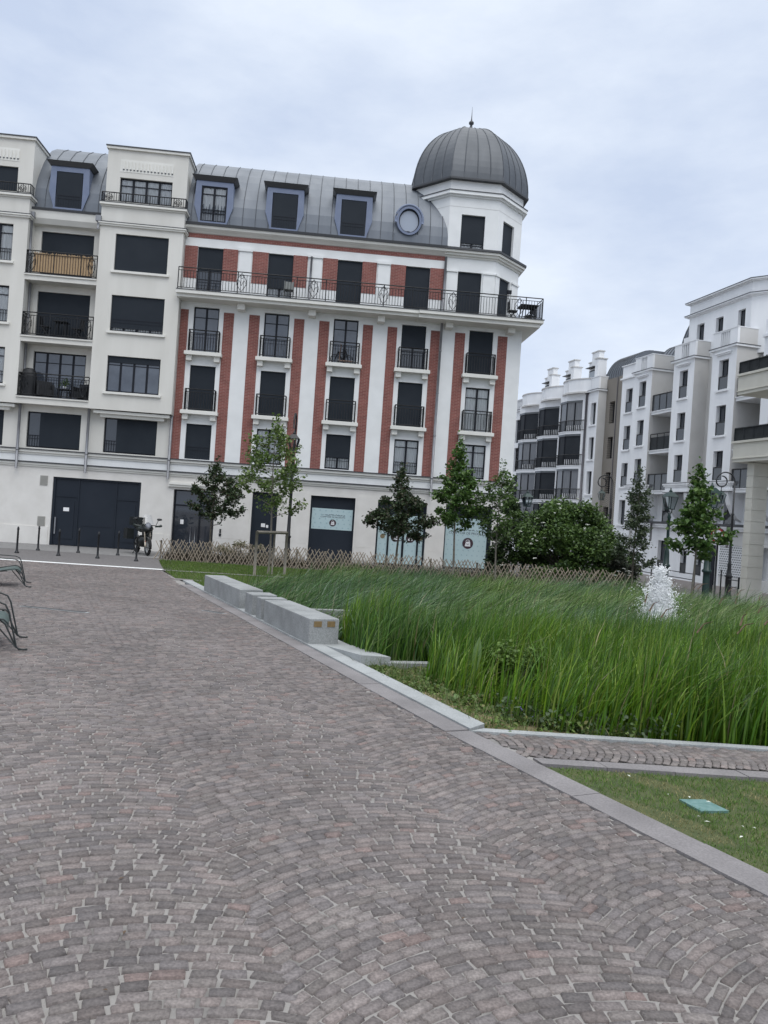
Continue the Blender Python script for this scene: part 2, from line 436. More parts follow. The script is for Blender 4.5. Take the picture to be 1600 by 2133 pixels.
        for a, b, c, d in holes:
            c0 = max(c, z0)
            s.add([(a, y, c0), (b, y, c0), (b, y, d), (a, y, d), (a, y + depth, c0), (b, y + depth, c0), (b, y + depth, d), (a, y + depth, d)],
                  [(0, 4, 5, 1), (1, 5, 6, 2), (2, 6, 7, 3), (3, 7, 4, 0)], mi_rev)
        return s
    def build(s, name, mts, parent=None, xf=None):
        me = bpy.data.meshes.new(name)
        vs = s.v if xf is None else [tuple(xf @ Vector(v)) for v in s.v]
        me.from_pydata(vs, [], s.f)
        if not isinstance(mts, (list, tuple)): mts = [mts]
        for m_ in mts: me.materials.append(m_)
        me.polygons.foreach_set('material_index', s.m)
        me.polygons.foreach_set('use_smooth', s.sm)
        me.update()
        return obj_of(name, me, parent)

def smooth(x):
    x = max(0., min(1., x)); return x * x * (3 - 2 * x)
def gz(x, y): return -.0147 * y - .75 * smooth((x - 8) / 11)
def gzn(x, y):
    t = np.clip((x - 8) / 11, 0, 1); return -.0147 * y - .75 * t * t * (3 - 2 * t)

def in_poly(x, y, poly):
    x = np.asarray(x); y = np.asarray(y); c = np.zeros(x.shape, bool); n = len(poly)
    for i in range(n):
        x1, y1 = poly[i]; x2, y2 = poly[(i + 1) % n]
        if y1 == y2: continue
        c ^= ((y1 > y) != (y2 > y)) & (x < (x2 - x1) * (y - y1) / (y2 - y1) + x1)
    return c

def sheet(name, poly, dz, mt, kind='structure', th=.0):
    """flat polygon lying on the gently sloping ground"""
    mb = MB(); vs = [(x, y, gz(x, y) + dz) for x, y in poly]
    if th:
        n = len(poly); vs2 = [(x, y, z - th) for x, y, z in vs]
        mb.add(vs + vs2, [tuple(range(n))] + [(i, n + i, n + (i + 1) % n, (i + 1) % n) for i in range(n)])
    else: mb.add(vs, [tuple(range(len(poly)))])
    o = mb.build(name, mt); tag(o, kind=kind)
    return o

def text_mesh(s, size, mt, name, parent, x, y, z, align='CENTER'):
    cu = bpy.data.curves.new('lettering', 'FONT'); cu.body = s; cu.size = size; cu.align_x = align; cu.extrude = .001
    t = bpy.data.objects.new('lettering', cu); COL.objects.link(t)
    dg = bpy.context.evaluated_depsgraph_get(); dg.update()
    me = bpy.data.meshes.new_from_object(t.evaluated_get(dg))
    bpy.data.objects.remove(t); bpy.data.curves.remove(cu)
    me.transform(Matrix.Rotation(math.pi / 2, 4, 'X')); me.transform(Matrix.Translation((x, y, z)))
    me.materials.clear(); me.materials.append(mt)
    return obj_of(name, me, parent)
# ------------------------------------------------------------------ ground, plaza, pond basin
KA = Vector((-.4154, .9096)); KB = Vector((.9096, .4154)); K0 = Vector((.88, 6.74))     # kerb line: away direction, pond side, corner
KA2 = Vector((-.455, .8905)); KB2 = Vector((.8905, .455))
def kp(s, q=0):
    if s >= 0: v = K0 + KA * s + KB * q
    else: v = K0 + KA2 * s + KB2 * q
    return (v.x, v.y)

POND = [kp(.15, .24), kp(4.5, .45), kp(8, .55), kp(12.2, .5), (-3.4, 20.5), (-2.2, 23), (-1.4, 27.6), (4.4, 26.0), (8.2, 25.3), (9.8, 22.6), (11.2, 19), (13.2, 12), (14, 6.96), (9, 6.9)]

# far terrain far below everything, reaching the horizon
mb = MB(); 
mb.add([(-900, -300, -2.6), (900, -300, -2.6), (900, 1500, -2.6), (-900, 1500, -2.6)], [(0, 1, 2, 3)])
tag(mb.build('ground', M['asphalt']), kind='structure')

# street and pavement sheet on the right, sloping down from the plaza
mb = MB(); st = 1.0
xs = np.arange(8, 92, st); ys = np.arange(14, 140, 2.0)
idx = {}
def vid(i, j):
    k = (i, j)
    if k not in idx:
        x, y = 8 + i * st, 14 + j * 2.0
        idx[k] = len(mb.v); mb.v.append((x, y, gz(x, y) - .004))
    return idx[k]
for i in range(len(xs)):
    for j in range(len(ys)):
        cx, cy = 8 + (i + .5) * st, 14 + (j + .5) * 2
        if in_poly(cx, cy, POND): continue
        mb.f.append([vid(i, j), vid(i + 1, j), vid(i + 1, j + 1), vid(i, j + 1)]); mb.m.append(0); mb.sm.append(False)
tag(mb.build('street', M['asphalt']), kind='structure')
sheet('street_setts', [(-60, 22.95), (-6.2, 22.9), (-7.1, 26.1), (-7.6, 28.2), (-1, 27.9), (4.4, 26.3), (8.0, 25.6), (8.0, 60), (-60, 60)], -.004, M['asphalt'])
sheet('building_apron', [(-60, 28.7), (-12, 28.7), (-8.2, 28.6), (-8.2, 33.5), (-60, 29.5)], .0, M['pave'])
# plaza: mortar bed under real setts
plaza_poly = [(-40, -6), kp(-13, -.0), kp(0, -.22), kp(12.6, -.22), kp(13.9, .0), (-5.4, 20.4), (-6.5, 22.9), (-40, 23.05)]
plaza_poly[1] = kp(-13, -.25); plaza_poly[2] = kp(0, -.25)
sheet('plaza', plaza_poly, 0, M['mortar'])
sheet('path_bed', [(1.0, 6.0), (14, 6.0), (14, 6.9), (.7, 6.74)], 0, M['mortar'])

def setts(name, o, a, b, prange, width, nrange, sag, pitch, length, keep, gap=.011, seed=1, tilt=1.0):
    """porphyry setts laid in segmental arcs: rows follow arcs that are convex towards direction a"""
    rng = np.random.default_rng(seed)
    P, Q, SL, LEN, TH = [], [], [], [], []
    for k in range(*nrange):
        off = rng.uniform(0, pitch)
        for p0 in np.arange(prange[0] + off, prange[1], pitch):
            # walk along the parabola-like arc in equal arc lengths
            q = -width / 2 - rng.uniform(0, length * .25)
            while q < width / 2 - .005:
                t = 2 * q / width; slope = -sag * 2 * t * 2 / width
                L = length * rng.uniform(.78, 1.25)
                dq = L / math.sqrt(1 + slope * slope)
                left = width / 2 + .012 - q
                if dq > left or left - dq < .035: dq = left; L = dq * math.sqrt(1 + slope * slope)
                qc = q + dq / 2; t = 2 * qc / width
                slope = -sag * 4 * t / width
                P.append(p0 + sag * (1 - t * t)); Q.append(k * width + qc); SL.append(slope); LEN.append(L); TH.append(pitch / math.sqrt(1 + slope * slope))
                q += dq
    P = np.array(P); Q = np.array(Q); SL = np.array(SL); LEN = np.array(LEN); TH = np.array(TH)
    wob = .030 * np.sin(P * 1.1 + Q * 1.7) + .010 * np.sin(P * 4.3 - Q * 3.1)
    X = o[0] + a[0] * (P + wob) + b[0] * Q; Y = o[1] + a[1] * (P + wob) + b[1] * Q
    k = keep(X, Y); X, Y, SL, LEN, TH = X[k], Y[k], SL[k], LEN[k], TH[k]
    n = len(X)
    ang = np.arctan(SL) + rng.normal(0, .05, n)
    # stone axis along the row (ux,uy) and across it (vx,vy)
    ux = np.cos(ang) * b[0] + np.sin(ang) * a[0]; uy = np.cos(ang) * b[1] + np.sin(ang) * a[1]
    vx = -np.sin(ang) * b[0] + np.cos(ang) * a[0]; vy = -np.sin(ang) * b[1] + np.cos(ang) * a[1]
    hl = (LEN - gap * rng.uniform(.6, 1.8, n)) / 2; hw = (TH - gap * rng.uniform(.4, 1.1, n)) / 2
    V = np.zeros((n, 8, 3)); cz = rng.uniform(.006, .013, n) * (.4 + .6 * tilt)
    tx = rng.normal(0, .012, n) * tilt; ty = rng.normal(0, .012, n) * tilt
    for i, (su, sv) in enumerate(((-1, -1), (1, -1), (1, 1), (-1, 1))):
        ju = 1 + rng.normal(0, .07, n); jv = 1 + rng.normal(0, .07, n)
        for lvl in (0, 1):
            inset = .0 if lvl == 0 else .0035
            du = su * (hl * ju - inset); dv = sv * (hw * jv - inset)
            x = X + ux * du + vx * dv; y = Y + uy * du + vy * dv
            z = gzn(x, y) + (-.002 if lvl == 0 else cz + tx * du + ty * dv)
            V[:, i + 4 * lvl, 0] = x; V[:, i + 4 * lvl, 1] = y; V[:, i + 4 * lvl, 2] = z
    base = (np.arange(n) * 8)[:, None]
    pat = np.array([[4, 5, 6, 7], [0, 1, 5, 4], [1, 2, 6, 5], [2, 3, 7, 6], [3, 0, 4, 7]])
    F = (base[:, None, :] + pat[None]).reshape(-1, 4)
    # colour of each stone: grey-violet porphyry, some reddish, some bluish grey
    pal = np.array([[.200, .180, .173], [.190, .172, .167], [.180, .165, .162], [.208, .183, .174], [.172, .160, .159], [.204, .187, .178], [.188, .173, .167]])
    c = pal[rng.integers(0, len(pal), n)] * rng.uniform(.70, 1.20, n)[:, None] * np.array([.88, .845, .83])
    red = rng.uniform(0, 1, n) < .04; c[red] = np.array([.19, .145, .133]) * rng.uniform(.85, 1.1, (red.sum(), 1))
    C = np.repeat(c, 8, 0)
    ob = np_mesh(name, V.reshape(-1, 3), F, M['stone_set'], None, C)
    tag(ob, kind='structure'); return n

_inner = [(-30, .2), kp(-7.5, -.225), kp(0, -.225), kp(12.4, -.225), kp(13.7, -.28), (-5.5, 20.4), (-6.55, 22.9), (-30, 23)]
def keep_plaza(x, y):
    return in_poly(x, y, _inner) & (x > -.62 * y - 6) & (y > .6)
setts('plaza_setts', (K0.x - .3, K0.y - .3), KA, KB, (-8, 24), 1.48, (-13, 3), .22, .061, .112, keep_plaza, gap=.009, seed=3)
_path = [(1.27, 6.12), (9, 6.28), (9, 6.80), (.95, 6.72)]
setts('path_setts', (1.0, 6.42), (1, .025), (-.025, 1), (-.4, 8), .72, (0, 1), .14, .066, .082, lambda x, y: in_poly(x, y, _path) & (x < 8), gap=.007, seed=5, tilt=.1)

# granite slabs bordering the setts, each course cut by open joints
def slab_row(name, pts_l, pts_r, lens, dz, mt, seed=0, joint=.006):
    rng = random.Random(seed); mb = MB()
    L = [Vector(p) for p in pts_l]; Rr = [Vector(p) for p in pts_r]
    def at(P, t):
        tot = sum((P[i + 1] - P[i]).length for i in range(len(P) - 1)); d = t * tot
        for i in range(len(P) - 1):
            l = (P[i + 1] - P[i]).length
            if d <= l or i == len(P) - 2: return P[i] + (P[i + 1] - P[i]) * (d / l)
            d -= l
    tot = sum((L[i + 1] - L[i]).length for i in range(len(L) - 1)); s = 0
    while s < tot - .02:
        e = min(tot, s + lens * rng.uniform(.85, 1.15)); t0, t1 = (s + joint / 2) / tot, (e - joint / 2) / tot
        q = [at(L, t0), at(Rr, t0), at(Rr, t1), at(L, t1)]; h = dz + rng.uniform(-.002, .002)
        vs = [(p.x, p.y, gz(p.x, p.y) + h) for p in q] + [(p.x, p.y, gz(p.x, p.y) - .05) for p in q]
        mb.add(vs, [(3, 2, 1, 0) if False else (0, 1, 2, 3), (0, 4, 5, 1), (1, 5, 6, 2), (2, 6, 7, 3), (3, 7, 4, 0)])
        s = e
    return tag(mb.build(name, mt), kind='structure')
slab_row('plaza_border', [kp(-6.5, -.245), kp(0, -.245)], [kp(-6.5, -.005), kp(0, -.005)], 1.0, .017, M['slab'], 1)
slab_row('plaza_border_far', [kp(.02, -.24), kp(13.2, -.24)], [kp(.02, -.005), kp(13.2, -.005)], .95, .017, M['slab'], 2)
slab_row('path_border', [(1.345, 5.93), (9, 5.99)], [(1.30, 6.07), (9, 6.22)], .55, .007, M['slab'], 3)
# pale kerb round the pond: the plaza side, then along the path
slab_row('pond_kerb', [kp(.0, 0), kp(14.2, 0)], [kp(.12, .225), kp(14.2, .225)], 1.25, .035, M['kerb'], 4, .003)
slab_row('pond_kerb_path', [(.885, 6.745), (14, 6.89)], [(1.02, 6.86), (14, 6.98)], 1.3, .012, M['kerb'], 5, .003)
# wide ledge under the benches, on the pond side of the kerb
mb = MB()
def ledge_box(mb, s0, s1, q0, q1, ztop, th, mi=0):
    c = [kp(s0, q0), kp(s0, q1), kp(s1, q1), kp(s1, q0)]
    vs = [(x, y, gz(x, y) + ztop) for x, y in c] + [(x, y, gz(x, y) + ztop - th) for x, y in c]
    mb.add(vs, [(0, 1, 2, 3), (7, 6, 5, 4), (0, 4, 5, 1), (1, 5, 6, 2), (2, 6, 7, 3), (3, 7, 4, 0)], mi)
ledge_box(mb, 4.3, 12.0, .23, .62, .033, .16)
c_ = [(kp(3.02, .23), .13), (kp(3.02, .64), .10), (kp(4.299, .64), .036), (kp(4.299, .23), .034)]
vs = [(x, y, gz(x, y) + h) for (x, y), h in c_] + [(x, y, gz(x, y) - .16) for (x, y), h in c_]
mb.add(vs, [(0, 1, 2, 3), (7, 6, 5, 4), (0, 4, 5, 1), (1, 5, 6, 2), (2, 6, 7, 3), (3, 7, 4, 0)])
tag(mb.build('bench_ledge', M['kerb']), kind='structure')

# white line on the street edge
mb = MB()
for i in range(8):
    x0, x1 = -11.6 - .0 + i * .64, -11.6 + (i + 1) * .64 - .004
for a, b_ in (((-16, 22.75), (-9.4, 22.82)), ((-9.39, 22.82), (-6.52, 22.93))):
    vs = [(a[0], a[1], gz(*a) + .012), (b_[0], b_[1], gz(*b_) + .012), (b_[0], b_[1] + .3, gz(*b_) + .012), (a[0], a[1] + .3, gz(*a) + .012)]
    mb.add(vs, [(0, 1, 2, 3)])
tag(mb.build('road_marking', M['white_line']), kind='structure')

# pond: floor, banks and water
mb = MB(); n = len(POND); c = Vector((5, 16))
top = [(x, y, gz(x, y) - .02) for x, y in POND]
low = []
for x, y in POND:
    d = Vector((c.x - x, c.y - y)).normalized() * 1.1; low.append((x + d.x, y + d.y, gz(x, y) - .75))
mb.add(top + low, [(i, (i + 1) % n, n + (i + 1) % n, n + i) for i in range(n)])
mb.add([(x, y, -1.05) for x, y, z in low], [tuple(range(n))])
tag(mb.build('pond_bank', M['soil']), kind='structure')
mb = MB(); mb.add([(-6, 6, -.78), (15, 6, -.78), (15, 29, -.78), (-6, 29, -.78)], [(0, 1, 2, 3)])
mb2 = MB(); mb2.add([(x, y, -.72) for x, y, z in low], [tuple(range(n))])
tag(mb2.build('water', M['water']), kind='structure')
# herb strip between kerb and reeds near the corner
HERB = [kp(.0, .20), kp(3.2, .22), (-.15, 9.66), (.6, 9.75), (.95, 8.7), (1.35, 7.9), (1.8, 7.3), (2.4, 6.96), (1.05, 6.84)]
mb = MB(); mb.add([(x, y, gz(x, y) - .03 - .10 * min(1, max(0, (Vector((x, y)) - K0).dot(KB) - .25))) for x, y in HERB], [tuple(range(len(HERB)))])
tag(mb.build('herb_bed', M['soil']), kind='structure')
DRY = [kp(.2, .21), kp(1.7, .22), kp(1.6, .42), (1.3, 7.25), (1.75, 7.05), (2.1, 6.93), (1.1, 6.85)]
mb = MB(); mb.add([(x, y, gz(x, y) - .015) for x, y in DRY], [tuple(range(len(DRY)))])
tag(mb.build('dry_moss_bed', M['dry']), kind='structure')

# lawns
LAWN_NEAR = [(1.36, 5.90), (9, 5.96), (9, .5), (4.3, .5), kp(-5.5, .02), kp(-2, .02)]
sheet('lawn_bed', LAWN_NEAR, -.012, M['turf'])
LAWN_FAR = [(-8.0, 27.75), (-7.45, 26.0), (-6.42, 22.9), (-5.42, 20.45), (-4.9, 20.2), kp(13.6, .2), kp(11.6, .2), kp(10.5, .62), (-2.6, 19), (-2.0, 23), (-1.3, 27.8)]
sheet('far_lawn_bed', LAWN_FAR, -.004, M['turf'])
sheet('lawn_path', [(-6.42, 22.75), (-2.2, 23.15), (-2.1, 23.5), (-6.52, 23.05)], .012, M['slab'])
sheet('lawn_corner_slab', [(-5.48, 20.35), (-4.7, 20.3), (-4.62, 20.05), (-5.3, 20.0)], .008, M['slab'])

def blades(name, x, y, z, h, w, lean, leandir, cols, mt, nseg=3, seed=0, curl=1.0):
    """thin tapering grass blades, one object; every blade is its own strip of faces"""
    rng = np.random.default_rng(seed); n = len(x)
    yaw = rng.uniform(0, 2 * np.pi, n)
    V = np.zeros((n, (nseg) * 2 + 1, 3))
    for i in range(nseg + 1):
        t = i / nseg
        bend = lean * (t ** (1 + curl))
        cx = x + np.cos(leandir) * bend * h; cy = y + np.sin(leandir) * bend * h
        cz = z + h * (t - .35 * np.minimum(lean, 1.2) * t ** 3)
        ww = w * (1 - t ** 2.2) / 2
        if i < nseg:
            V[:, 2 * i, 0] = cx - np.cos(yaw) * ww; V[:, 2 * i, 1] = cy - np.sin(yaw) * ww; V[:, 2 * i, 2] = cz
            V[:, 2 * i + 1, 0] = cx + np.cos(yaw) * ww; V[:, 2 * i + 1, 1] = cy + np.sin(yaw) * ww; V[:, 2 * i + 1, 2] = cz
        else:
            V[:, 2 * i, 0] = cx; V[:, 2 * i, 1] = cy; V[:, 2 * i, 2] = cz
    m = nseg * 2 + 1
    quads = []
    for i in range(nseg):
        if i < nseg - 1: quads.append([2 * i, 2 * i + 1, 2 * i + 3, 2 * i + 2])
        else: quads.append([2 * i, 2 * i + 1, 2 * i + 2, 2 * i + 2])
    # use triangles for all faces so that one loop size fits
    tris = []
    for q in quads:
        if q[2] == q[3]: tris.append(q[:3])
        else: tris += [[q[0], q[1], q[2]], [q[0], q[2], q[3]]]
    F = ((np.arange(n) * m)[:, None, None] + np.array(tris)[None]).reshape(-1, 3)
    C = np.repeat(cols, m, 0)
    return np_mesh(name, V.reshape(-1, 3), F, mt, None, C, smooth=True)

def scatter(poly, n, rng):
    xs = [p[0] for p in poly]; ys = [p[1] for p in poly]; X = np.zeros(0); Y = np.zeros(0)
    while len(X) < n:
        x = rng.uniform(min(xs), max(xs), n * 2); y = rng.uniform(min(ys), max(ys), n * 2)
        k = in_poly(x, y, poly); X = np.concatenate([X, x[k]]); Y = np.concatenate([Y, y[k]])
    return X[:n], Y[:n]

def pal_cols(n, pal, rng, lo=.75, hi=1.25):
    p = np.array(pal); return p[rng.integers(0, len(p), n)] * rng.uniform(lo, hi, n)[:, None]

rng = np.random.default_rng(11)
# near lawn
LN = [(1.36, 5.90), (8.5, 5.95), (8.5, 2.0), (3.4, 2.0), kp(-2, .02)]
X, Y = scatter(LN, 95000, rng)
patch = np.sin(X * 3.1 + 1.3 * np.sin(Y * 2.3)) * np.sin(Y * 4.1 + X * 1.7) + .5 * np.sin(X * 9 + Y * 7)
inside_cover = in_poly(X, Y, [(2.17, 5.32), (2.36, 5.35), (2.44, 5.14), (2.24, 5.11)])
edge = np.minimum(1, .4 + np.abs((X - K0.x) * KB2.x + (Y - K0.y) * KB2.y) * 2.5)
cols = pal_cols(len(X), [[.095, .185, .03], [.115, .21, .04], [.08, .155, .026], [.15, .225, .06]], rng)
dry = (patch > .75) | (rng.uniform(0, 1, len(X)) < .12)
cols[dry] = pal_cols(int(dry.sum()), [[.34, .30, .15], [.28, .255, .13], [.2, .21, .08]], rng)
h = rng.uniform(.018, .042, len(X)) * edge * np.where(dry, .75, 1)
h = np.where(inside_cover, .004, h)
tag(blades('lawn_grass', X, Y, gzn(X, Y) - .012, h, rng.uniform(.003, .0055, len(X)), rng.uniform(.2, 1.2, len(X)), rng.uniform(0, 6.28, len(X)), cols, M['turfblade'], 2, 1), 'short mown grass with dry patches beside the plaza border', 'grass', kind='stuff')
# far lawn strips
X, Y = scatter(LAWN_FAR, 26000, rng)
onpath = in_poly(X, Y, [(-6.42, 22.75), (-2.2, 23.15), (-2.1, 23.5), (-6.52, 23.05)])
X, Y = X[~onpath], Y[~onpath]
cols = pal_cols(len(X), [[.10, .18, .03], [.12, .20, .04], [.08, .15, .025], [.15, .19, .05]], rng)
tag(blades('far_lawn_grass', X, Y, gzn(X, Y), rng.uniform(.03, .09, len(X)), rng.uniform(.006, .012, len(X)), rng.uniform(.1, .9, len(X)), rng.uniform(0, 6.28, len(X)), cols, M['turfblade'], 2, 2), 'short green lawn in front of the wooden lattice fence', 'grass', kind='stuff')

# reeds filling the pond
def ztop(y, x):
    b = np.interp(y, [6.8, 8, 10, 13, 16, 20, 26], [.72, .74, .56, .40, .24, .12, .02])
    return b + .14 * np.clip((x - 3) / 3, 0, 1) * np.clip((y - 14) / 4, 0, 1) + .10 * np.maximum(0, np.sin(x * 2.1 + 1.5 * np.sin(y * .9)) * np.sin(y * 1.3 + .5)) + .07 * np.sin(x * 1.3 + y * .7) + .06 * np.sin(x * .55 - y * 1.1) + .05 * np.sin(x * 3.7 + 2 * np.sin(y * 1.9)) * np.sin(y * 2.9)
FRONT = [(.75, 9.6), (.58, 8.75), (.92, 7.95), (1.3, 7.32), (1.75, 7.0), (3.6, 6.99), (9, 7.05), (11.5, 13.5), (8.0, 12.6), (5.4, 13.2), (2.6, 12.2), (-.6, 12.6), kp(4.6, .66), (-.12, 10.05), (.7, 10.2)]
X, Y = scatter(FRONT, 44000, rng)
nb = len(X)
zt = ztop(Y, X); z0 = gzn(X, Y) - .22
h = (zt - z0) * rng.uniform(.62, 1.12, nb)
lowleft = np.clip((2.8 - X) / 1.5, 0, 1) * np.clip((9.8 - Y) / 2, 0, 1); h *= 1 - .50 * lowleft * rng.uniform(.4, 1.1, nb)
h *= np.where(((X - 1.5) / .42) ** 2 + ((Y - 8.35) / .55) ** 2 < 1, .42, 1)
h *= 1 + .16 * np.sin(X * 4.3 + 1.7 * np.sin(Y * 3.1)) * np.sin(Y * 3.7 + X)
cols = pal_cols(nb, [[.056, .138, .008], [.070, .160, .010], [.090, .185, .014], [.045, .112, .010], [.125, .22, .020], [.056, .125, .022], [.165, .235, .045]], rng, .55, 1.4)
sp = np.clip(.5 + 1.2 * np.sin(X * 1.15 + 1.7 * np.sin(Y * .8)) * np.sin(Y * .95 + .6 * X), 0, 1)[:, None]
cols = cols * ((1 - sp) * np.array([.72, .80, 1.2]) + sp * np.array([1.18, 1.14, .85]))
dead = rng.uniform(0, 1, nb) < .014; cols[dead] = pal_cols(int(dead.sum()), [[.26, .22, .11], [.20, .17, .09], [.32, .29, .17]], rng)
h = h * (.90 + .18 * sp[:, 0])
tag(blades('reed_bed', X, Y, z0, h, rng.uniform(.010, .022, nb), np.abs(rng.normal(.24, .22, nb)), rng.normal(.05, .9, nb), cols, M['blade'], 4, 3, 1.3), 'bright green reeds standing upright in the near pond', 'reeds', kind='stuff')
BACK = [kp(4.8, .68), (-.6, 12.0), (2.6, 11.6), (5.4, 12.6), (8.0, 12.0), (10.6, 12.4), (11.2, 19), (9.8, 22.4), (8.0, 25.1), (4.4, 25.9), (-1.3, 27.4), (-2.3, 23.5), (-3.2, 20.6), kp(12.2, .75)]
X, Y = scatter(BACK, 40000, rng)
k = (X - 6.2) ** 2 + (Y - 16.2) ** 2 > .5; X, Y = X[k], Y[k]
nb = len(X)
zt = ztop(Y, X) + .05; z0 = gzn(X, Y) - .35
near_ledge = np.clip(((X - K0.x) * KB.x + (Y - K0.y) * KB.y - .6) / 1.2, 0, 1)
h = (zt - z0) * rng.uniform(.6, 1.28, nb) * (.62 + .38 * near_ledge)
cols = pal_cols(nb, [[.056, .120, .028], [.07, .140, .036], [.044, .098, .022], [.085, .155, .046], [.052, .130, .014], [.115, .175, .07], [.16, .205, .11]], rng, .5, 1.45)
sp = np.clip(.5 + 1.3 * np.sin(X * .9 + 2 * np.sin(Y * .5)) * np.sin(Y * .7 - .5 * X), 0, 1)[:, None]
cols = cols * 1.12 * ((1 - sp) * np.array([.85, .92, 1.15]) + sp * np.array([1.25, 1.15, .85]))
dead = rng.uniform(0, 1, nb) < .03; cols[dead] = pal_cols(int(dead.sum()), [[.26, .23, .14], [.20, .18, .11], [.34, .32, .22]], rng)
tag(blades('reed_bed', X, Y, z0, h, rng.uniform(.014, .030, nb), np.abs(rng.normal(.85, .40, nb)), rng.normal(-.05, .5, nb), cols, M['blade'], 4, 4, 1.2), 'grey-green feathery reeds bent by wind at the back of the pond', 'reeds', kind='stuff')
# ------------------------------------------------------------------ buildings: shared parts
def window(parent, x0, x1, z0, z1, y, kind='G', cols=2, shut=0., bars=True, xf=None, trans=.78, fw=.055, guard=False):
    """casement window set at depth y of a wall that faces -Y: frame with transom and mullions; pane, shutter and curtain are its pieces"""
    mb = MB(); t = .05
    mb.box(x0, x0 + fw, y, y + t, z0, z1).box(x1 - fw, x1, y, y + t, z0, z1)
    mb.box(x0 + fw, x1 - fw, y, y + t, z0, z0 + fw * 1.3).box(x0 + fw, x1 - fw, y, y + t, z1 - fw, z1)
    glazed = kind in ('G', 'C', 'B')
    if glazed or shut < .95:
        for i in range(1, cols):
            xm = x0 + (x1 - x0) * i / cols
            mb.box(xm - fw * .8, xm + fw * .8, y + .002, y + t - .002, z0 + fw * 1.3, z1 - fw)
        if bars:
            zt = z0 + (z1 - z0) * trans
            mb.box(x0 + fw, x1 - fw, y + .006, y + t - .006, zt - .018, zt + .018)
    if guard:
        zg = z0 + (z1 - z0) * .33
        mb.box(x0 + fw, x1 - fw, y - .03, y - .012, zg, zg + .03)
        mb.box(x0 + fw, x1 - fw, y - .03, y - .012, zg - .13, zg - .11)
        k = int((x1 - x0) / .11)
        for i in range(k):
            xx = x0 + fw + (x1 - x0 - 2 * fw) * (i + .5) / k
            mb.box(xx - .007, xx + .007, y - .028, y - .014, z0 + fw, zg)
    if kind == 'C' :
        mb.box(x0, x1, y + .30, y + .32, z0, z1, 1)  # dark backdrop sheet stands in for the unlit room
    w = mb.build('window', [M['frame'], M['room']], parent, xf)
    zs = z1 - fw - (z1 - z0) * shut
    if kind == 'S': zs = z0 + fw
    if glazed or shut < .95 and kind != 'S':
        p = MB().box(x0 + fw * .5, x1 - fw * .5, y + .02, y + .028, z0 + fw * .5, z1 - fw * .5)
        p.build('pane', M['clear'] if kind == 'C' else M['glass_blue'] if kind == 'B' else M['glass'], w, xf)
    if kind == 'C':
        c = MB(); nfold = max(8, int((x1 - x0) / .07)); vs = []
        for i in range(nfold * 2 + 1):
            xx = x0 + fw + (x1 - x0 - 2 * fw) * i / (nfold * 2)
            yy = y + .12 + .022 * math.sin(i * 1.57) + .012 * math.sin(i * .7 + x0)
            vs += [(xx, yy, z0 + .04), (xx, yy, z1 - .04)]
        c.add([(a_, b_ - .06, c_) for a_, b_, c_ in vs], [(2 * i, 2 * i + 2, 2 * i + 3, 2 * i + 1) for i in range(nfold * 2)], 0, True)
        c.build('curtain', M['curtain'], w, xf)
    if kind == 'S' or shut > 0:
        s = MB().box(x0 + .012, x1 - .012, y - .022, y + .018, zs, z1 - .006)
        s.box(x0 + .012, x1 - .012, y - .030, y + .016, zs - .03, zs - .001)
        s.build('shutter', M['shutter'], w, xf)
    return w

def railing(parent, pts, z0, h, step=.11, name='railing', r=.008, mid=True, ornaments=(), xf=None):
    """iron railing along a polyline of (x, y) points"""
    mb = MB()
    for a, b in zip(pts[:-1], pts[1:]):
        a, b = Vector(a), Vector(b); L = (b - a).length
        mb.bar((a.x, a.y, z0 + h), (b.x, b.y, z0 + h), .034)
        mb.bar((a.x, a.y, z0 + .07), (b.x, b.y, z0 + .07), .022)
        if mid: mb.bar((a.x, a.y, z0 + h - .13), (b.x, b.y, z0 + h - .13), .02)
        k = max(1, int(L / step))
        for i in range(k + 1):
            p = a + (b - a) * (i / k)
            main = i in (0, k) or i % 10 == 0
            mb.bar((p.x, p.y, z0 + (0 if main else .07)), (p.x, p.y, z0 + (h if main or not mid else h - .13)), .03 if main else r * 2)
    for (ox, oy, dx, dy, w) in ornaments:      # a lyre-shaped ornament panel
        for sgn in (-1, 1):
            pts2 = []
            for i in range(9):
                t = i / 8; q = sgn * w * .5 * (1 - abs(2 * t - 1) ** 1.6)
                pts2.append((ox + dx * q, oy + dy * q, z0 + .1 + (h - .15) * t))
            mb.tube(pts2, .012, 4)
            pts3 = []
            for i in range(9):
                t = i / 8; q = sgn * w * (.5 - .48 * t)
                pts3.append((ox + dx * q, oy + dy * q, z0 + h * .38 + h * .22 * math.sin(t * math.pi)))
            mb.tube(pts3, .011, 4)
        ring = [(ox + dx * .07 * math.cos(k * .7), oy + dy * .07 * math.cos(k * .7), z0 + h - .2 + .07 * math.sin(k * .7)) for k in range(10)]
        mb.tube(ring, .010, 4)
    return mb.build(name, M['iron'], parent, xf)

FA = R(4.54); FO = (-4.10724353, 34.0, -.5)
brick_b = empty('brick_building', FO, FA, 'white stucco and red brick corner building with grey mansard roof and ribbed dome', 'building')
def off_y(o): return -o
BC = [-4.25, -1.18, 1.88, 4.93, 7.99]; HWN = .55
R1Z, R2Z, R3Z, R4Z = (4.14, 5.68), (6.23, 8.25), (8.80, 10.82), (11.30, 13.45)
SHOP = [(-5.14, -3.34, 0, 2.77), (-1.73, -.60, 0, 2.90), (.84, 2.82, 0, 2.91), (3.83, 6.05, 0, 2.92), (6.90, 9.05, 0, 2.94)]
XL, XR, DEP = -5.44, 9.84, 11.0

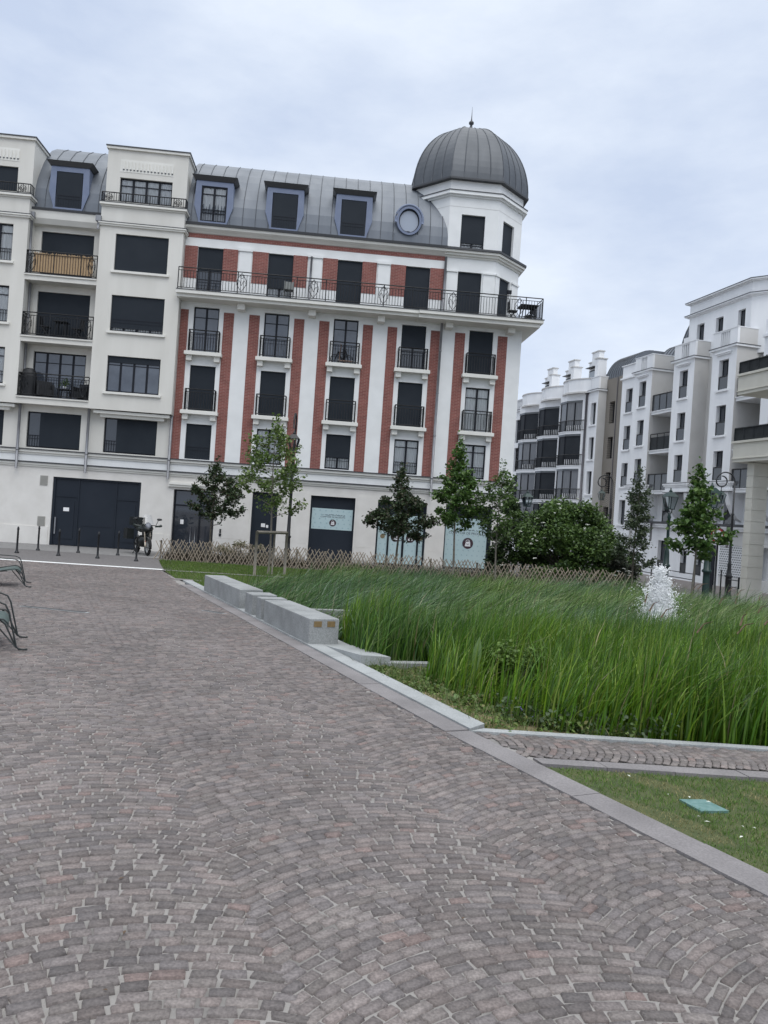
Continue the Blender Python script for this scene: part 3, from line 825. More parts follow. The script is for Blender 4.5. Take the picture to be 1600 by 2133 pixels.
# ground floor: limestone wall, plinth, mouldings
mb = MB(); mb.wall(XL, XR, 0, 3.34, 0, SHOP, .32)
mb.add([(XR, 0, 0), (XR, DEP, 0), (XR, DEP, 3.34), (XR, 0, 3.34)], [(0, 1, 2, 3)])
mb.build('ground_floor_wall', M['stone'], brick_b)
prev = XL
for h in SHOP + [(XR + .03, 0, 0, 0)]:
    a, b = prev + (.0 if prev == XL else .04), h[0] - .04 if h[0] < XR else XR + .03
    if b - a > .1:
        mb = MB().box(a, b, -.035, -.0005, -.3, .74)
        if h[0] > XR: mb.box(XR + .0005, XR + .035, -.0005, DEP, -.3, .74)
        mb.build('plinth', M['stone'], brick_b)
    prev = h[1]
# vertical joints of the stone pilasters between the shop fronts
for a, b in ((-.52, .76), (2.92, 3.74), (6.15, 6.82), (9.13, 9.83), (-3.24, -1.83)):
    MB().box(a, b, -.018, -.0005, .76, 3.02).build('pilaster_panel', M['stone'], brick_b)
def moulding(parent, x0, x1, zs, mt, name, y0=0, side=True):
    """stack of (z0, z1, offset) courses; runs round the right-hand corner when side"""
    mb = MB()
    for a, b, o in zs:
        mb.box(x0, x1 + (o if side else 0), y0 - o, y0 - .0005, a, b)
        if side: mb.box(x1 + .0005, x1 + o, y0, DEP, a, b)
    return mb.build(name, mt, parent)
moulding(brick_b, XL, XR, [(3.34, 3.42, .06), (3.42, 3.50, .12)], M['cream_trim'], 'moulding')
moulding(brick_b, XL, XR, [(3.502, 3.555, .17)], M['flash'], 'moulding_flashing')
moulding(brick_b, XL, XR, [(3.557, 3.86, .03)], M['stucco'], 'frieze')
moulding(brick_b, XL, XR, [(3.862, 3.95, .08), (3.95, 4.05, .15)], M['cream_trim'], 'moulding')
moulding(brick_b, XL, XR, [(4.052, 4.095, .20)], M['flash'], 'moulding_flashing')

# first to third floor wall
holes = []
for c in BC:
    holes += [(c - HWN, c + HWN, *R1Z), (c - HWN, c + HWN, *R2Z), (c - HWN, c + HWN, *R3Z)]
mb = MB(); mb.wall(XL, XR, 3.34, 11.0, 0, holes, .22)
mb.add([(XR, 0, 3.34), (XR, DEP, 3.34), (XR, DEP, 11.0), (XR, 0, 11.0)], [(0, 1, 2, 3)])
mb.add([(XL, DEP, 0), (XR, DEP, 0), (XR, DEP, 14.3), (XL, DEP, 14.3)], [(3, 2, 1, 0)])
mb.build('wall', M['stucco'], brick_b)
STRIP = [(-5.40, -5.02), (-3.50, -3.05), (-2.39, -1.93), (-.42, .03), (.69, 1.14), (2.64, 3.08), (3.74, 4.17), (5.69, 6.10), (6.79, 7.25), (8.75, 9.19)]
for a, b in STRIP:
    MB().box(a, b, -.012, -.0005, 4.10, 10.66).build('brick_pilaster', M['brick'], brick_b)
KINDS = {  # (floor, bay): kind, shutter fraction
    3: [('B', 0), ('B', 0), ('B', 0), ('G', .46), ('S', 1)],
    2: [('S', 1), ('S', 1), ('S', 1), ('S', 1), ('C', 0)],
    1: [('S', 1), ('C', 0), ('C', .62), ('C', 0), ('C', 0)]}
for fl, zz in ((1, R1Z), (2, R2Z), (3, R3Z)):
    for i, c in enumerate(BC):
        k, s = KINDS[fl][i]
        w = window(brick_b, c - HWN, c + HWN, zz[0], zz[1], .12, k, 2, s, guard=(fl == 1))
        if fl > 1:
            z = zz[0]
            b = empty_b = MB()
            b.box(c - .80, c + .80, -.36, -.0005, z - .15, z - .005).box(c - .77, c + .77, -.33, -.0005, z - .004, z + .012)
            for sx in (-1, 1):
                b.box(c + sx * .60 - .12, c + sx * .60 + .12, -.24, -.0005, z - .38, z - .152)
            sill = b.build('balcony_sill', M['cream_trim'], brick_b)
            railing(sill, [(c - .64, -.02), (c - .64, -.30), (c + .64, -.30), (c + .64, -.02)], z + .012, .92, .115)

# fourth floor: brick panels, white pilasters, long balcony
holes = [(c - HWN, c + HWN, *R4Z) for c in BC[:4]]
mb = MB(); mb.wall(XL, 6.178, 11.0, 14.02, 0, holes, .22); mb.build('fourth_floor_wall', M['stucco'], brick_b)
for c, (k, s) in zip(BC[:4], [('G', .42), ('C', .66), ('C', .86), ('C', .86)]):
    window(brick_b, c - HWN, c + HWN, R4Z[0], R4Z[1], .12, k, 2, s, bars=True, trans=.35)
for a, b in [(XL, BC[0] - HWN), (BC[0] + HWN, -3.05), (-2.42, BC[1] - HWN), (BC[1] + HWN, 0), (.67, BC[2] - HWN), (BC[2] + HWN, 3.07), (3.70, BC[3] - HWN), (BC[3] + HWN, 6.12)]:
    MB().box(a, b, -.012, -.0005, 12.05, 13.46).build('brick_panel', M['brick'], brick_b)
MB().box(XL, 6.12, -.012, -.0005, 13.83, 14.02).build('brick_band', M['brick'], brick_b)
for a, b in [(-3.05, -2.42), (0, .67), (3.07, 3.70)]:
    MB().box(a + .06, b - .04, -.07, -.0005, 11.3, 13.40).box(a, b, -.12, -.0005, 13.40, 13.52).build('white_pilaster', M['stucco'], brick_b)
mb = MB(); mb.box(XL, 5.0, -.82, 0.2, 11.0, 11.13).box(XL, 5.0, -.95, 0.2, 11.132, 11.27).box(5.001, 10.40, -.92, 0.2, 10.97, 11.13).box(5.001, 10.52, -1.05, .2, 11.132, 11.27)
mb.box(9.85, 10.40, .2, 3.2, 10.97, 11.13).box(9.85, 10.52, .2, 3.2, 11.132, 11.27)
bal = mb.build('balcony', M['cream_trim'], brick_b)
MB().box(XL, 5.0, -.97, .2, 11.272, 11.30).box(5.001, 10.55, -1.08, .2, 11.272, 11.30).box(9.85, 10.55, .2, 3.2, 11.272, 11.30).build('balcony_floor', M['flash'], brick_b)
railing(bal, [(XL + .05, -.90), (10.45, -.98)], 11.30, .93, .125, ornaments=[(-2.72, -.90, 1, 0, .42), (.36, -.92, 1, 0, .42), (3.4, -.93, 1, 0, .42), (6.45, -.95, 1, 0, .42), (9.4, -.98, 1, 0, .42)])
railing(bal, [(10.45, -.98), (10.45, 3.1)], 11.30, .93, .125)
for cx in (-2.72, .36, 3.4, 6.45, 9.25):
    MB().box(cx - .16, cx + .16, -.5, -.0005, 10.74, 10.995 if cx < 5 else 10.965).build('console', M['cream_trim'], brick_b)

# cornice under the roof
def cornice(parent, x0, x1, y0=0, name='cornice'):
    prof = [(y0, 14.02), (y0 - .04, 14.04), (y0 - .10, 14.10), (y0 - .24, 14.20), (y0 - .27, 14.30), (y0, 14.30)]
    return MB().extrude_x(prof, x0, x1).build(name, M['cream_trim'], parent)
cornice(brick_b, XL, 6.16)
MB().extrude_x([(0, 14.302), (-.31, 14.302), (-.33, 14.41), (-.20, 14.44), (0, 14.46)], XL, 6.16).build('gutter', M['flash'], brick_b)

# mansard roof
PROF = [(-.02, 14.44), (.0, 14.9), (.06, 15.35), (.22, 15.80), (.5, 16.32), (.8, 16.78), (1.15, 17.20), (1.7, 17.72), (2.3, 18.08), (3.2, 18.35), (4.6, 18.5), (DEP, 18.5), (DEP, 14.3), (.3, 14.3)]
def mansard(parent, x0, x1, seams, mt='zinc'):
    r = MB().extrude_x(PROF[::-1], x0, x1).build('mansard_roof', M[mt], parent)
    mb = MB()
    for x in seams:
        P = [(x, y - .012, z + .012) for y, z in PROF[:11]]
        mb.tube(P, .013, 4)
    mb.build('roof_seams', M['seam'], r)
    return r
mansard(brick_b, XL, 6.175, [XL + .25 + .555 * i for i in range(21)])

def dormer(parent, c, kind='S'):
    mb = MB()
    # blue-grey front: jambs taper towards the sill
    for s in (-1, 1):
        mb.extrude_y([(c + s * .56, 14.55), (c + s * .60, 14.5), (c + s * .84, 15.25), (c + s * .80, 16.34), (c + s * .56, 16.34)][:: (1 if s < 0 else -1)], -.06, 1.2)
    mb.box(c - .56, c + .56, -.06, 1.2, 16.12, 16.34); mb.box(c - .62, c + .62, -.12, .0, 14.46, 14.55)
    d = mb.build('dormer', M['dormer'], parent)
    mb = MB()
    a, b = .84, .98
    vs = [(c - a, -.10, 16.34), (c + a, -.10, 16.34), (c + a, 1.5, 16.34), (c - a, 1.5, 16.34), (c - b, -.22, 16.53), (c + b, -.22, 16.53), (c + b, 1.5, 16.53), (c - b, 1.5, 16.53), (c, .35, 16.72), (c, 1.6, 16.74)]
    mb.add(vs, [(0, 1, 5, 4), (1, 2, 6, 5), (3, 0, 4, 7), (3, 2, 1, 0), (4, 5, 8), (5, 6, 9, 8), (7, 4, 8, 9), (6, 7, 9)])
    mb.build('dormer_roof', M['flash'], d)
    wd = MB().box(c - .545, c + .545, -.0, .3, 14.56, 16.115)
    # the window itself belongs to the dormer
    window(d, c - .54, c + .54, 14.56, 16.11, -.02, kind, 2, 1 if kind == 'S' else 0, guard=True)
    return d
dormer(brick_b, -4.25, 'C'); dormer(brick_b, -1.16, 'S'); dormer(brick_b, 1.88, 'S')

# oval bull's-eye dormer
cx, cz = 4.37, 15.43
mb = MB(); mb.box(cx - .62, cx + .62, -.05, .6, 14.46, 14.86)
mb.build('bullseye_base', M['zinc'], brick_b)
ring, n = MB(), 28
def ell(rx, rz, k, y): t = 2 * math.pi * k / n; return (cx + rx * math.cos(t), y, cz + rz * math.sin(t))
for (r1, z1, r2, z2, ya, yb) in ((.56, .64, .46, .54, -.14, 1.2),):
    vs = []
    for k in range(n): vs += [ell(r1, z1, k, ya), ell(r2, z2, k, ya), ell(r2, z2, k, yb * .2), ell(r1, z1, k, yb)]
    ring.add(vs, [(4 * k, 4 * ((k + 1) % n), 4 * ((k + 1) % n) + 1, 4 * k + 1) for k in range(n)] + [(4 * k + 1, 4 * ((k + 1) % n) + 1, 4 * ((k + 1) % n) + 2, 4 * k + 2) for k in range(n)] + [(4 * k + 3, 4 * ((k + 1) % n) + 3, 4 * ((k + 1) % n), 4 * k) for k in range(n)])
bull = ring.build('bullseye_window', M['dormer'], brick_b)
mb = MB(); vs = []
for k in range(n): vs += [ell(.48, .56, k, -.06), ell(.42, .49, k, -.06), ell(.42, .49, k, .02)]
mb.add(vs, [(3 * k, 3 * ((k + 1) % n), 3 * ((k + 1) % n) + 1, 3 * k + 1) for k in range(n)] + [(3 * k + 1, 3 * ((k + 1) % n) + 1, 3 * ((k + 1) % n) + 2, 3 * k + 2) for k in range(n)])
mb.build('frame', M['frame'], bull)
p = MB().disc((cx, cz), .45, .52, -.01, 28, .01); pn = p.build('pane', M['glass_blue'], bull)
pn.data.materials[0] = mat('pane_painted_sky', (.34, .38, .45), rough=.08, spec=.8)  # pale sky reflection is put into the pane's base colour
arch = [(cx + .61 * math.cos(t), -.12, cz + .02 + .68 * math.sin(t)) for t in [math.pi * i / 16 for i in range(-1, 18)]]
MB().tube(arch, .055, 6).build('hood', M['dormer'], bull)
MB().box(cx - .09, cx + .06, -.075, -.051, 14.80, 14.97).build('vent', M['frame'], brick_b)

# corner tower: octagonal drum with dome
TC = (7.30, 2.545); TH = 2.545; TS = 1.122
def octa(h, s, c=TC):
    return [(c[0] - s, c[1] - h), (c[0] + s, c[1] - h), (c[0] + h, c[1] - s), (c[0] + h, c[1] + s), (c[0] + s, c[1] + h), (c[0] - s, c[1] + h), (c[0] - h, c[1] + s), (c[0] - h, c[1] - s)]
def octo(o): return octa(TH + o, TS + o * .414)
def tower_face(mb, i, z0, z1, holes=(), depth=.22):
    """wall of one octagon side; holes in metres along the side"""
    P = octo(0); a, b = Vector(P[i]), Vector(P[(i + 1) % 8]); d = (b - a); L = d.length; d /= L; nrm = Vector((d.y, -d.x))
    t = MB().wall(0, L, z0, z1, 0, list(holes), depth)
    xf = Matrix(((d.x, -nrm.x, 0, a.x), (d.y, -nrm.y, 0, a.y), (0, 0, 1, 0), (0, 0, 0, 1)))
    mb.add([tuple(xf @ Vector(v)) for v in t.v], t.f)
    return xf
FRONT_HOLE = [(6.74 - 6.178, 7.82 - 6.178, 11.3, 13.42), (6.74 - 6.178, 7.82 - 6.178, 14.46, 16.0)]
CH_HOLE = [(.42, 1.30, 11.3, 13.42), (.42, 1.36, 14.46, 16.0)]
mb = MB(); XF = None
for i in range(8):
    hs = FRONT_HOLE if i == 0 else CH_HOLE if i == 1 else []
    x_ = tower_face(mb, i, 11.0, 17.5, hs)
    if i == 1: XF = x_
mb.build('tower_wall', M['stucco'], brick_b)
window(brick_b, 6.74, 7.82, 11.3, 13.42, .12, 'C', 2, .86, trans=.2)
window(brick_b, 6.74, 7.82, 14.46, 16.0, .12, 'C', 2, .76, trans=.13)
window(brick_b, .42, 1.30, 11.3, 13.42, .12, 'S', 2, 1, xf=XF)
window(brick_b, .42, 1.36, 14.46, 16.0, .12, 'C', 2, .80, xf=XF, trans=.13)
def oct_band(zs, mt, name):
    mb = MB()
    for a, b, o in zs: mb.prism(octo(o), a, b)
    return mb.build(name, M[mt], brick_b)
oct_band([(14.02, 14.10, .06), (14.10, 14.20, .16), (14.20, 14.30, .26)], 'cream_trim', 'cornice')
oct_band([(14.302, 14.40, .32)], 'flash', 'gutter')
oct_band([(16.32, 16.345, .006)], 'stucco_grey', 'groove')
oct_band([(16.77, 16.84, .08), (16.84, 16.98, .20)], 'stucco', 'cornice')
oct_band([(16.982, 17.01, .23)], 'flash', 'cornice_flashing')
oct_band([(17.50, 17.58, .22)], 'flash', 'dome_rim')
for a, b in ((6.20, 6.70), (7.86, 8.42)):
    MB().box(a + .03, b - .03, -.05, -.0005, 11.3, 13.36).box(a, b, -.10, -.0005, 13.36, 13.44).build('white_pilaster', M['stucco'], brick_b)
for a, b in ((.0, .36), (1.36, 1.98)):
    MB().box(a + .03, b - .03, -.05, -.0005, 11.3, 13.36).box(a, b, -.10, -.0005, 13.36, 13.44).build('white_pilaster', M['stucco'], brick_b, XF)
# dome: octagonal cloister vault with standing seams
DP = []
for i in range(19):
    t = i / 18 * math.pi / 2
    DP.append(((TH + .17) * math.cos(t) ** .95 if i < 18 else .02, 17.58 + 3.36 * math.sin(t)))
mb = MB(); vs = []
for r, z in DP: vs += [(x, y, z) for x, y in octa(r, r * (TS + .07) / (TH + .17))]
mb.add(vs, [(j * 8 + k, j * 8 + (k + 1) % 8, (j + 1) * 8 + (k + 1) % 8, (j + 1) * 8 + k) for j in range(len(DP) - 1) for k in range(8)])
mb.v.append((TC[0], TC[1], 20.95)); 
for k in range(8): mb.f.append([18 * 8 + k, 18 * 8 + (k + 1) % 8, len(mb.v) - 1]); mb.m.append(0); mb.sm.append(False)
dome = mb.build('dome', M['dome_zinc'], brick_b)
mb = MB()
for k in range(8):
    for f in (0, .25, .5, .75):
        pts = []
        for r, z in DP[:-1]:
            P = octa(r + .008, (r + .008) * (TS + .07) / (TH + .17)); a, b = Vector(P[k]), Vector(P[(k + 1) % 8]); q = a + (b - a) * f
            pts.append((q.x, q.y, z))
        mb.tube(pts if f in (0, .5) else pts[:-3], .020 if f else .024, 4)
mb.build('dome_seams', M['seam'], dome)
MB().lathe([(.16, 20.88), (.13, 21.0), (.07, 21.25), (.05, 21.36), (.12, 21.42), (.12, 21.50), (.045, 21.56), (.022, 21.7), (.004, 22.25)], (TC[0], TC[1], 0), 10).build('finial', M['flash'], dome)
# flat roof and chimney-less top behind the tower
MB().box(7.3, XR - .02, 4.8, DEP, 11.0, 14.3).build('rear_wing', M['stucco'], brick_b)
# downpipes
def pipe(parent, x, z0, z1, y=-.10, r=.055, hopper=False, mt='pipe'):
    mb = MB().tube([(x, y, z0), (x, y, z1)], r, 8)
    for z in np.arange(z0 + .8, z1, 1.9): mb.lathe([(r + .012, z), (r + .012, z + .05)], (x, y, 0), 8)
    if hopper: mb.box(x - .11, x + .11, y - .08, y + .09, z1 - .02, z1 + .22)
    return mb.build('downpipe', M[mt], parent)
pipe(brick_b, 6.13, 3.2, 10.95, -.24); pipe(brick_b, 6.14, 11.3, 13.98, -.10); pipe(brick_b, .17, 11.3, 13.42, -.16, .045)
MB().box(9.42, 9.62, -.14, -.002, 13.0, 13.16).build('wall_lamp', M['frame'], brick_b, Matrix.Translation((-.28, .55, -.25)))

# shop fronts
def poster_logo(parent, x, z, r, y):
    mb = MB(); mb.disc((x, z), r, r, y, 28, .003)
    lg = mb.build('round_logo', M['logo'], parent)
    b = MB()
    b.extrude_y([(x - r * .52, z - r * .55), (x + r * .5, z - r * .55), (x + r * .44, z + r * .22), (x + r * .20, z + r * .34), (x - r * .36, z + r * .26)], y - .003, y - .0005)
    hd = [(x + r * .36 * math.cos(t) - r * .02, y - .003, z + r * .26 + r * .36 * math.sin(t)) for t in [math.pi * i / 10 for i in range(11)]]
    b.tube(hd, r * .05, 4); b.build('bag', M['sign_white'], lg)
    s = MB(); s.tube([(x + r * .22 * math.cos(t), y - .006, z - r * .02 + r * .16 * math.sin(t)) for t in [math.pi + math.pi * i / 8 for i in range(9)]], r * .035, 4)
    s.build('smile', M['logo'], lg); return lg
def poster(parent, x0, x1, z0, z1, y, rows, cols_):
    mb = MB().box(x0, x1, y, y + .006, z0, z1); rg = random.Random(int(x0 * 100 + 999))
    for i in range(cols_):
        for j in range(rows):
            xx = x0 + (x1 - x0) * (i + .5 + .25 * ((j % 2) - .5)) / cols_; zz = z0 + (z1 - z0) * (j + .5) / rows
            a = rg.uniform(0, 3)
            for q in range(2):
                mb.bar((xx - .035 * math.cos(a + q * 1.4), y - .002, zz - .035 * math.sin(a + q * 1.4)), (xx + .035 * math.cos(a + q * 1.4), y - .002, zz + .035 * math.sin(a + q * 1.4)), .008, 1)
    return mb.build('window_poster', [M['poster'], M['poster_dot']], parent)
def scribble(parent, x0, x1, z, h, y, seed):
    """a line of lettering too small to read: short strokes"""
    rg = random.Random(seed); mb = MB(); x = x0
    while x < x1:
        w = rg.uniform(.02, .06)
        if rg.random() > .2: mb.bar((x, y, z + rg.uniform(0, h * .4)), (x + w, y, z + rg.uniform(0, h)), h * .28)
        x += w + rg.uniform(.01, .03)
    mb.build('small_print', M['ink'], parent)
# shop window 1
def shopfront(i, name, mt='door'):
    a, b, z0, z1 = SHOP[i]
    mb = MB(); y = .22
    mb.box(a, b, y, y + .06, z0, z1)
    for x in (a, b - .07): mb.box(x, x + .07, y - .05, y, z0, z1)
    mb.box(a + .07, b - .07, y - .05, y, z1 - .08, z1)
    return mb.build(name, M[mt], brick_b)
s = shopfront(2, 'shop_front'); p = poster(s, .92, 2.74, 1.44, 2.37, .205, 5, 7)
poster_logo(p, 1.87, 1.74, .155, .2)
text_mesh('COMPTOIR DE PRODUITS', .095, M['ink'], 'poster_text', p, 1.86, .203, 1.97); scribble(p, 1.4, 2.35, 2.07, .06, .203, 3)
s = shopfront(3, 'shop_front')
for (x0, x1) in ((3.92, 4.36), (4.42, 5.02), (5.12, 5.70), (5.76, 5.96)):
    p = poster(s, x0, x1, .1, 2.30, .205, 9, 2)
for x in (4.39, 5.07, 5.73): MB().box(x - .04, x + .04, .16, .20, .0, 2.5).build('mullion', M['frame'], s)
p = [o for o in s.children if o.name.startswith('window_poster')]
poster_logo(p[1], 4.72, 1.28, .20, .2); poster_logo(p[2], 5.40, 1.28, .20, .2)
for q, x in ((0, 4.14), (3, 5.86)):
    MB().disc((x, 1.30), .105, .105, .2, 20, .003).build('round_badge', M['gold'], p[q])
s = shopfront(4, 'shop_front'); p = poster(s, 6.98, 8.88, .12, 2.34, .205, 10, 8)
poster_logo(p, 8.03, 1.22, .25, .2)
text_mesh('COMPTOIR DE PRODUITS', .15, M['ink'], 'poster_text', p, 8.0, .203, 1.62); scribble(p, 7.6, 8.6, 1.80, .08, .203, 5)
# service door between the shops and the glazed lobby door
a, b, z0, z1 = SHOP[1]
d = MB().box(a, b, .2, .26, z0, z1).box(a, a + .06, .15, .2, z0, z1).box(b - .06, b, .15, .2, z0, z1).build('service_door', M['door'], brick_b)
MB().box(a + .44, a + .62, .188, .198, 1.36, 1.52).box(a + .66, a + .76, .188, .198, 1.34, 1.46).build('notice', M['paper'], d)
a, b, z0, z1 = SHOP[0]
mb = MB(); mb.box(a, b, .26, .30, z0, z1, 1); 
for x in (a, a + 1.12, b - .06): mb.box(x, x + .06, .18, .24, z0, z1)
mb.box(a, b, .185, .235, 2.05, 2.12); mb.box(a, b, .185, .235, z1 - .06, z1)
d = mb.build('lobby_door', [M['frame'], M['glass']], brick_b)
MB().tube([(a + .80, .12, .45), (a + .80, .12, 1.15)], .016, 6).tube([(a + 1.0, .12, .45), (a + 1.0, .12, 1.15)], .016, 6).build('handle', M['pipe'], d)
MB().box(a + .32, a + .46, .24, .25, 1.26, 1.46).build('notice', M['paper'], d)
MB().box(a - .24, b + .2, -.12, -.0005, 2.88, 2.97).box(a - .20, b + .16, -.17, -.0005, 2.972, 3.06).build('lintel', M['cream_trim'], brick_b)
text_mesh('3', .20, M['frame'], 'house_number', brick_b, -3.02, -.022, 1.44)
MB().box(-3.06, -2.99, -.05, -.019, .98, 1.16).box(-3.075, -2.975, -.045, -.019, .84, .96).build('intercom', M['iron'], brick_b)

# ------------------------------------------------------------------ cream building on the left
cream_b = empty('cream_building', FO, FA, 'cream stucco apartment building with overhanging bays, loggias and a dark garage gate', 'building')
CL = -18.6; SH = -6.47
GATE = (-10.28, -6.55, 0, 2.96)
mb = MB(); mb.wall(CL, XL - .001, 0, 3.34, 0, [GATE], .2); mb.add([(CL, 0, 0), (CL, DEP, 0), (CL, DEP, 14.3), (CL, 0, 14.3)], [(0, 3, 2, 1) if False else (3, 2, 1, 0)])
mb.add([(CL, DEP, 0), (XL, DEP, 0), (XL, DEP, 17), (CL, DEP, 17)], [(3, 2, 1, 0)])
mb.build('ground_floor_wall', M['stone'], cream_b)
for a, b in ((CL, GATE[0] - .08), (GATE[1] + .06, XL - .002)): MB().box(a, b, -.035, -.0005, -.3, .78).build('plinth', M['stone'], cream_b)
XE = XL - .002
for zs, mt, nm in (([(3.34, 3.42, .06), (3.42, 3.50, .12)], 'cream_trim', 'moulding'), ([(3.502, 3.555, .17)], 'flash', 'moulding_flashing'), ([(3.557, 3.86, .03)], 'stucco', 'frieze'), ([(3.862, 3.95, .08), (3.95, 4.05, .15)], 'cream_trim', 'moulding'), ([(4.052, 4.095, .20)], 'flash', 'moulding_flashing')):
    moulding(cream_b, CL, XE, zs, M[mt], nm, side=False)
# first floor behind the overhang
F1 = [(-8.29, -6.04, 4.16, 5.69), (-11.53, -9.28, 4.16, 5.70), (-14.76, -12.51, 4.16, 5.70), (-18.0, -15.75, 4.16, 5.70)]
mb = MB(); mb.wall(CL, XE, 3.34, 5.99, 0, F1, .22); mb.build('first_floor_wall', M['cream'], cream_b)
for i, h in enumerate(F1):
    w = window(cream_b, *h, .10, 'G', 4, 0, bars=False, guard=True)
    MB().box(h[0] + .52, h[1] - .012, .06, .095, h[2] + .06, h[3] - .01).build('shutter', M['shutter'], w)
# overhanging bays
def bay(dx, k):
    x0, x1, yb = -8.86 + dx, -5.36 + dx, -.55
    H = [(-8.19 + dx, -5.96 + dx, 11.92, 13.50), (-8.19 + dx, -5.96 + dx, 9.33, 10.88), (-8.19 + dx, -5.96 + dx, 6.73, 8.28)]
    mb = MB(); mb.wall(x0, x1, 5.96, 14.62, yb, H, .2)
    mb.add([(x1, yb, 5.96), (x1, .5, 5.96), (x1, .5, 14.62), (x1, yb, 14.62), (x0, yb, 5.96), (x0, .5, 5.96), (x0, .5, 14.62), (x0, yb, 14.62)], [(0, 1, 2, 3), (7, 6, 5, 4), (4, 5, 1, 0)])
    mb.build('bay', M['cream'], cream_b)
    for h, kd in zip(H, k[:3]):
        w = window(cream_b, *h, yb + .1, kd[0], 4, kd[1], guard=kd[0] == 'C', trans=.76)
        MB().box(h[0] - .10, h[1] + .12, yb - .10, yb - .0005, h[2] - .10, h[2] - .004).build('window_sill', M['cream_trim'], w)
    mb = MB(); mb.box(x0 - .04, x1 + .08, yb - .08, .3, 13.80, 13.87).box(x0 - .06, x1 + .12, yb - .13, .3, 13.872, 13.93)
    mb.box(x0 - .02, x1 + .04, yb - .05, .3, 14.622, 14.68).box(x0 - .06, x1 + .10, yb - .14, .3, 14.682, 14.77)
    mb.build('bay_cornice', M['cream_trim'], cream_b)
    MB().box(x0 - .07, x1 + .13, yb - .14, .3, 13.932, 13.96).box(x0 - .07, x1 + .11, yb - .15, .3, 14.772, 14.80).build('bay_flashing', M['flash'], cream_b)
    # top storey with flat parapet
    ya = -.30; h = (-8.24 + dx, -6.02 + dx, 14.98, 16.02)
    mb = MB(); mb.wall(x0 + .05, x1 - .04, 14.80, 17.20, ya, [h], .2)
    mb.add([(x1 - .04, ya, 14.8), (x1 - .04, 5, 14.8), (x1 - .04, 5, 17.2), (x1 - .04, ya, 17.2), (x0 + .05, ya, 14.8), (x0 + .05, 5, 14.8), (x0 + .05, 5, 17.2), (x0 + .05, ya, 17.2)], [(0, 1, 2, 3), (7, 6, 5, 4), (3, 2, 6, 7)])
    mb.build('top_storey', M['cream'], cream_b)
    MB().box(x0 + .0, x1 + .02, ya - .09, 5.05, 17.202, 17.30).build('coping', M['cream_trim'], cream_b)
    MB().box(x0 - .03, x1 + .05, ya - .12, 5.08, 17.302, 17.345).build('coping_flashing', M['flash'], cream_b)
    window(cream_b, *h, ya + .1, k[3][0], 4, k[3][1], trans=.70)
    mb = MB(); mb.box(h[0] - .02, h[1] + .02, ya - .012, ya - .0005, 16.26, 16.80)
    for i in range(15):
        xx = h[0] + .09 + i * .147; mb.box(xx, xx + .075, ya - .04, ya - .0125, 16.38, 16.72)
    mb.build('fluted_panel', M['cream_trim'], cream_b)
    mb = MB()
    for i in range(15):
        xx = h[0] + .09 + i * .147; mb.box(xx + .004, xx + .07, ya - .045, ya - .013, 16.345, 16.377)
    mb.build('fluted_panel_painted_shade', M['seam'], cream_b)  # raised dark strips stand in for shade at the foot of each flute
    railing(cream_b, [(x0 + .0, yb + .3), (x0 + .0, yb - .06), (x1 + .02, yb - .06), (x1 + .02, yb + .3)], 14.80, .42, .10, mid=False, ornaments=[(x0 + .30, yb - .06, 1, 0, .3), (x1 - .30, yb - .06, 1, 0, .3)])
    mb = MB(); mb.box(x0 + .2, x1 - .1, -.44, -.0005, 5.80, 5.92).box(x0 + .45, x1 - .35, -.30, -.0005, 5.66, 5.798)
    mb.build('bay_corbel', M['cream_trim'], cream_b)
bay(0, [('S', 1), ('C', .84), ('B', .12), ('C', 0)])
bay(SH, [('C', 0), ('C', 0), ('C', 0), ('S', 1)])
# loggia stacks between the bays
def loggia(dx, k):
    x0, x1 = -11.85 + dx, -8.861 + dx; H = [(-11.52 + dx, -9.30 + dx, 11.5, 13.55), (-11.52 + dx, -9.30 + dx, 8.9, 10.94), (-11.52 + dx, -9.30 + dx, 6.3, 8.33)]
    mb = MB(); mb.wall(x0, x1, 5.99, 14.05, .18, H, .2); mb.build('loggia_wall', M['cream'], cream_b)
    for h, kd in zip(H, k): window(cream_b, *h, .28, kd[0], 4, kd[1], trans=.78)
    for z in (6.30, 8.88, 11.50):
        s = MB().box(x0, x1, -.545, .18, z - .28 if z > 7 else 5.97, z - .085).box(x0 - .0, x1 + .0, -.60, .18, z - .083, z - .03).build('loggia_slab', M['cream'], cream_b)
        MB().box(x0, x1, -.60, .18, z - .029, z).build('floor_edge', M['flash'], s)
        railing(s, [(x0 + .04, -.05), (x0 + .04, -.52), (x1 - .03, -.52)], z, .97, .11, ornaments=[(x0 + .26, -.52, 1, 0, .32), (x1 - .26, -.52, 1, 0, .32)])
    MB().extrude_x([(.18, 13.75), (-.08, 13.78), (-.22, 13.98), (-.25, 14.18), (-.28, 14.30), (.18, 14.30)], x0, x1).build('cornice', M['cream_trim'], cream_b)
    MB().extrude_x([(0, 14.302), (-.31, 14.302), (-.33, 14.40), (-.20, 14.44), (0, 14.46)], x0, x1).build('gutter', M['flash'], cream_b)
    mansard(cream_b, x0 - .05, x1 + .08, [x0 + .45 + .56 * i for i in range(5)])
    dormer(cream_b, -10.42 + dx, 'S')
    pipe(cream_b, x0 + .06, 11.5, 13.95, -.30, hopper=True); pipe(cream_b, x0 + .08, 8.9, 11.2, -.05); pipe(cream_b, x0 + .08, 6.3, 8.6, -.05)
loggia(0, [('S', 1), ('S', 1), ('B', 0)])
loggia(SH, [('S', 1), ('S', 1), ('S', 1)])
pipe(cream_b, -11.78, 3.2, 5.97, -.22, .06); pipe(cream_b, -8.90, 3.2, 5.97, -.22, .06); pipe(cream_b, -5.41, 3.2, 13.9, -.16, .06, True)
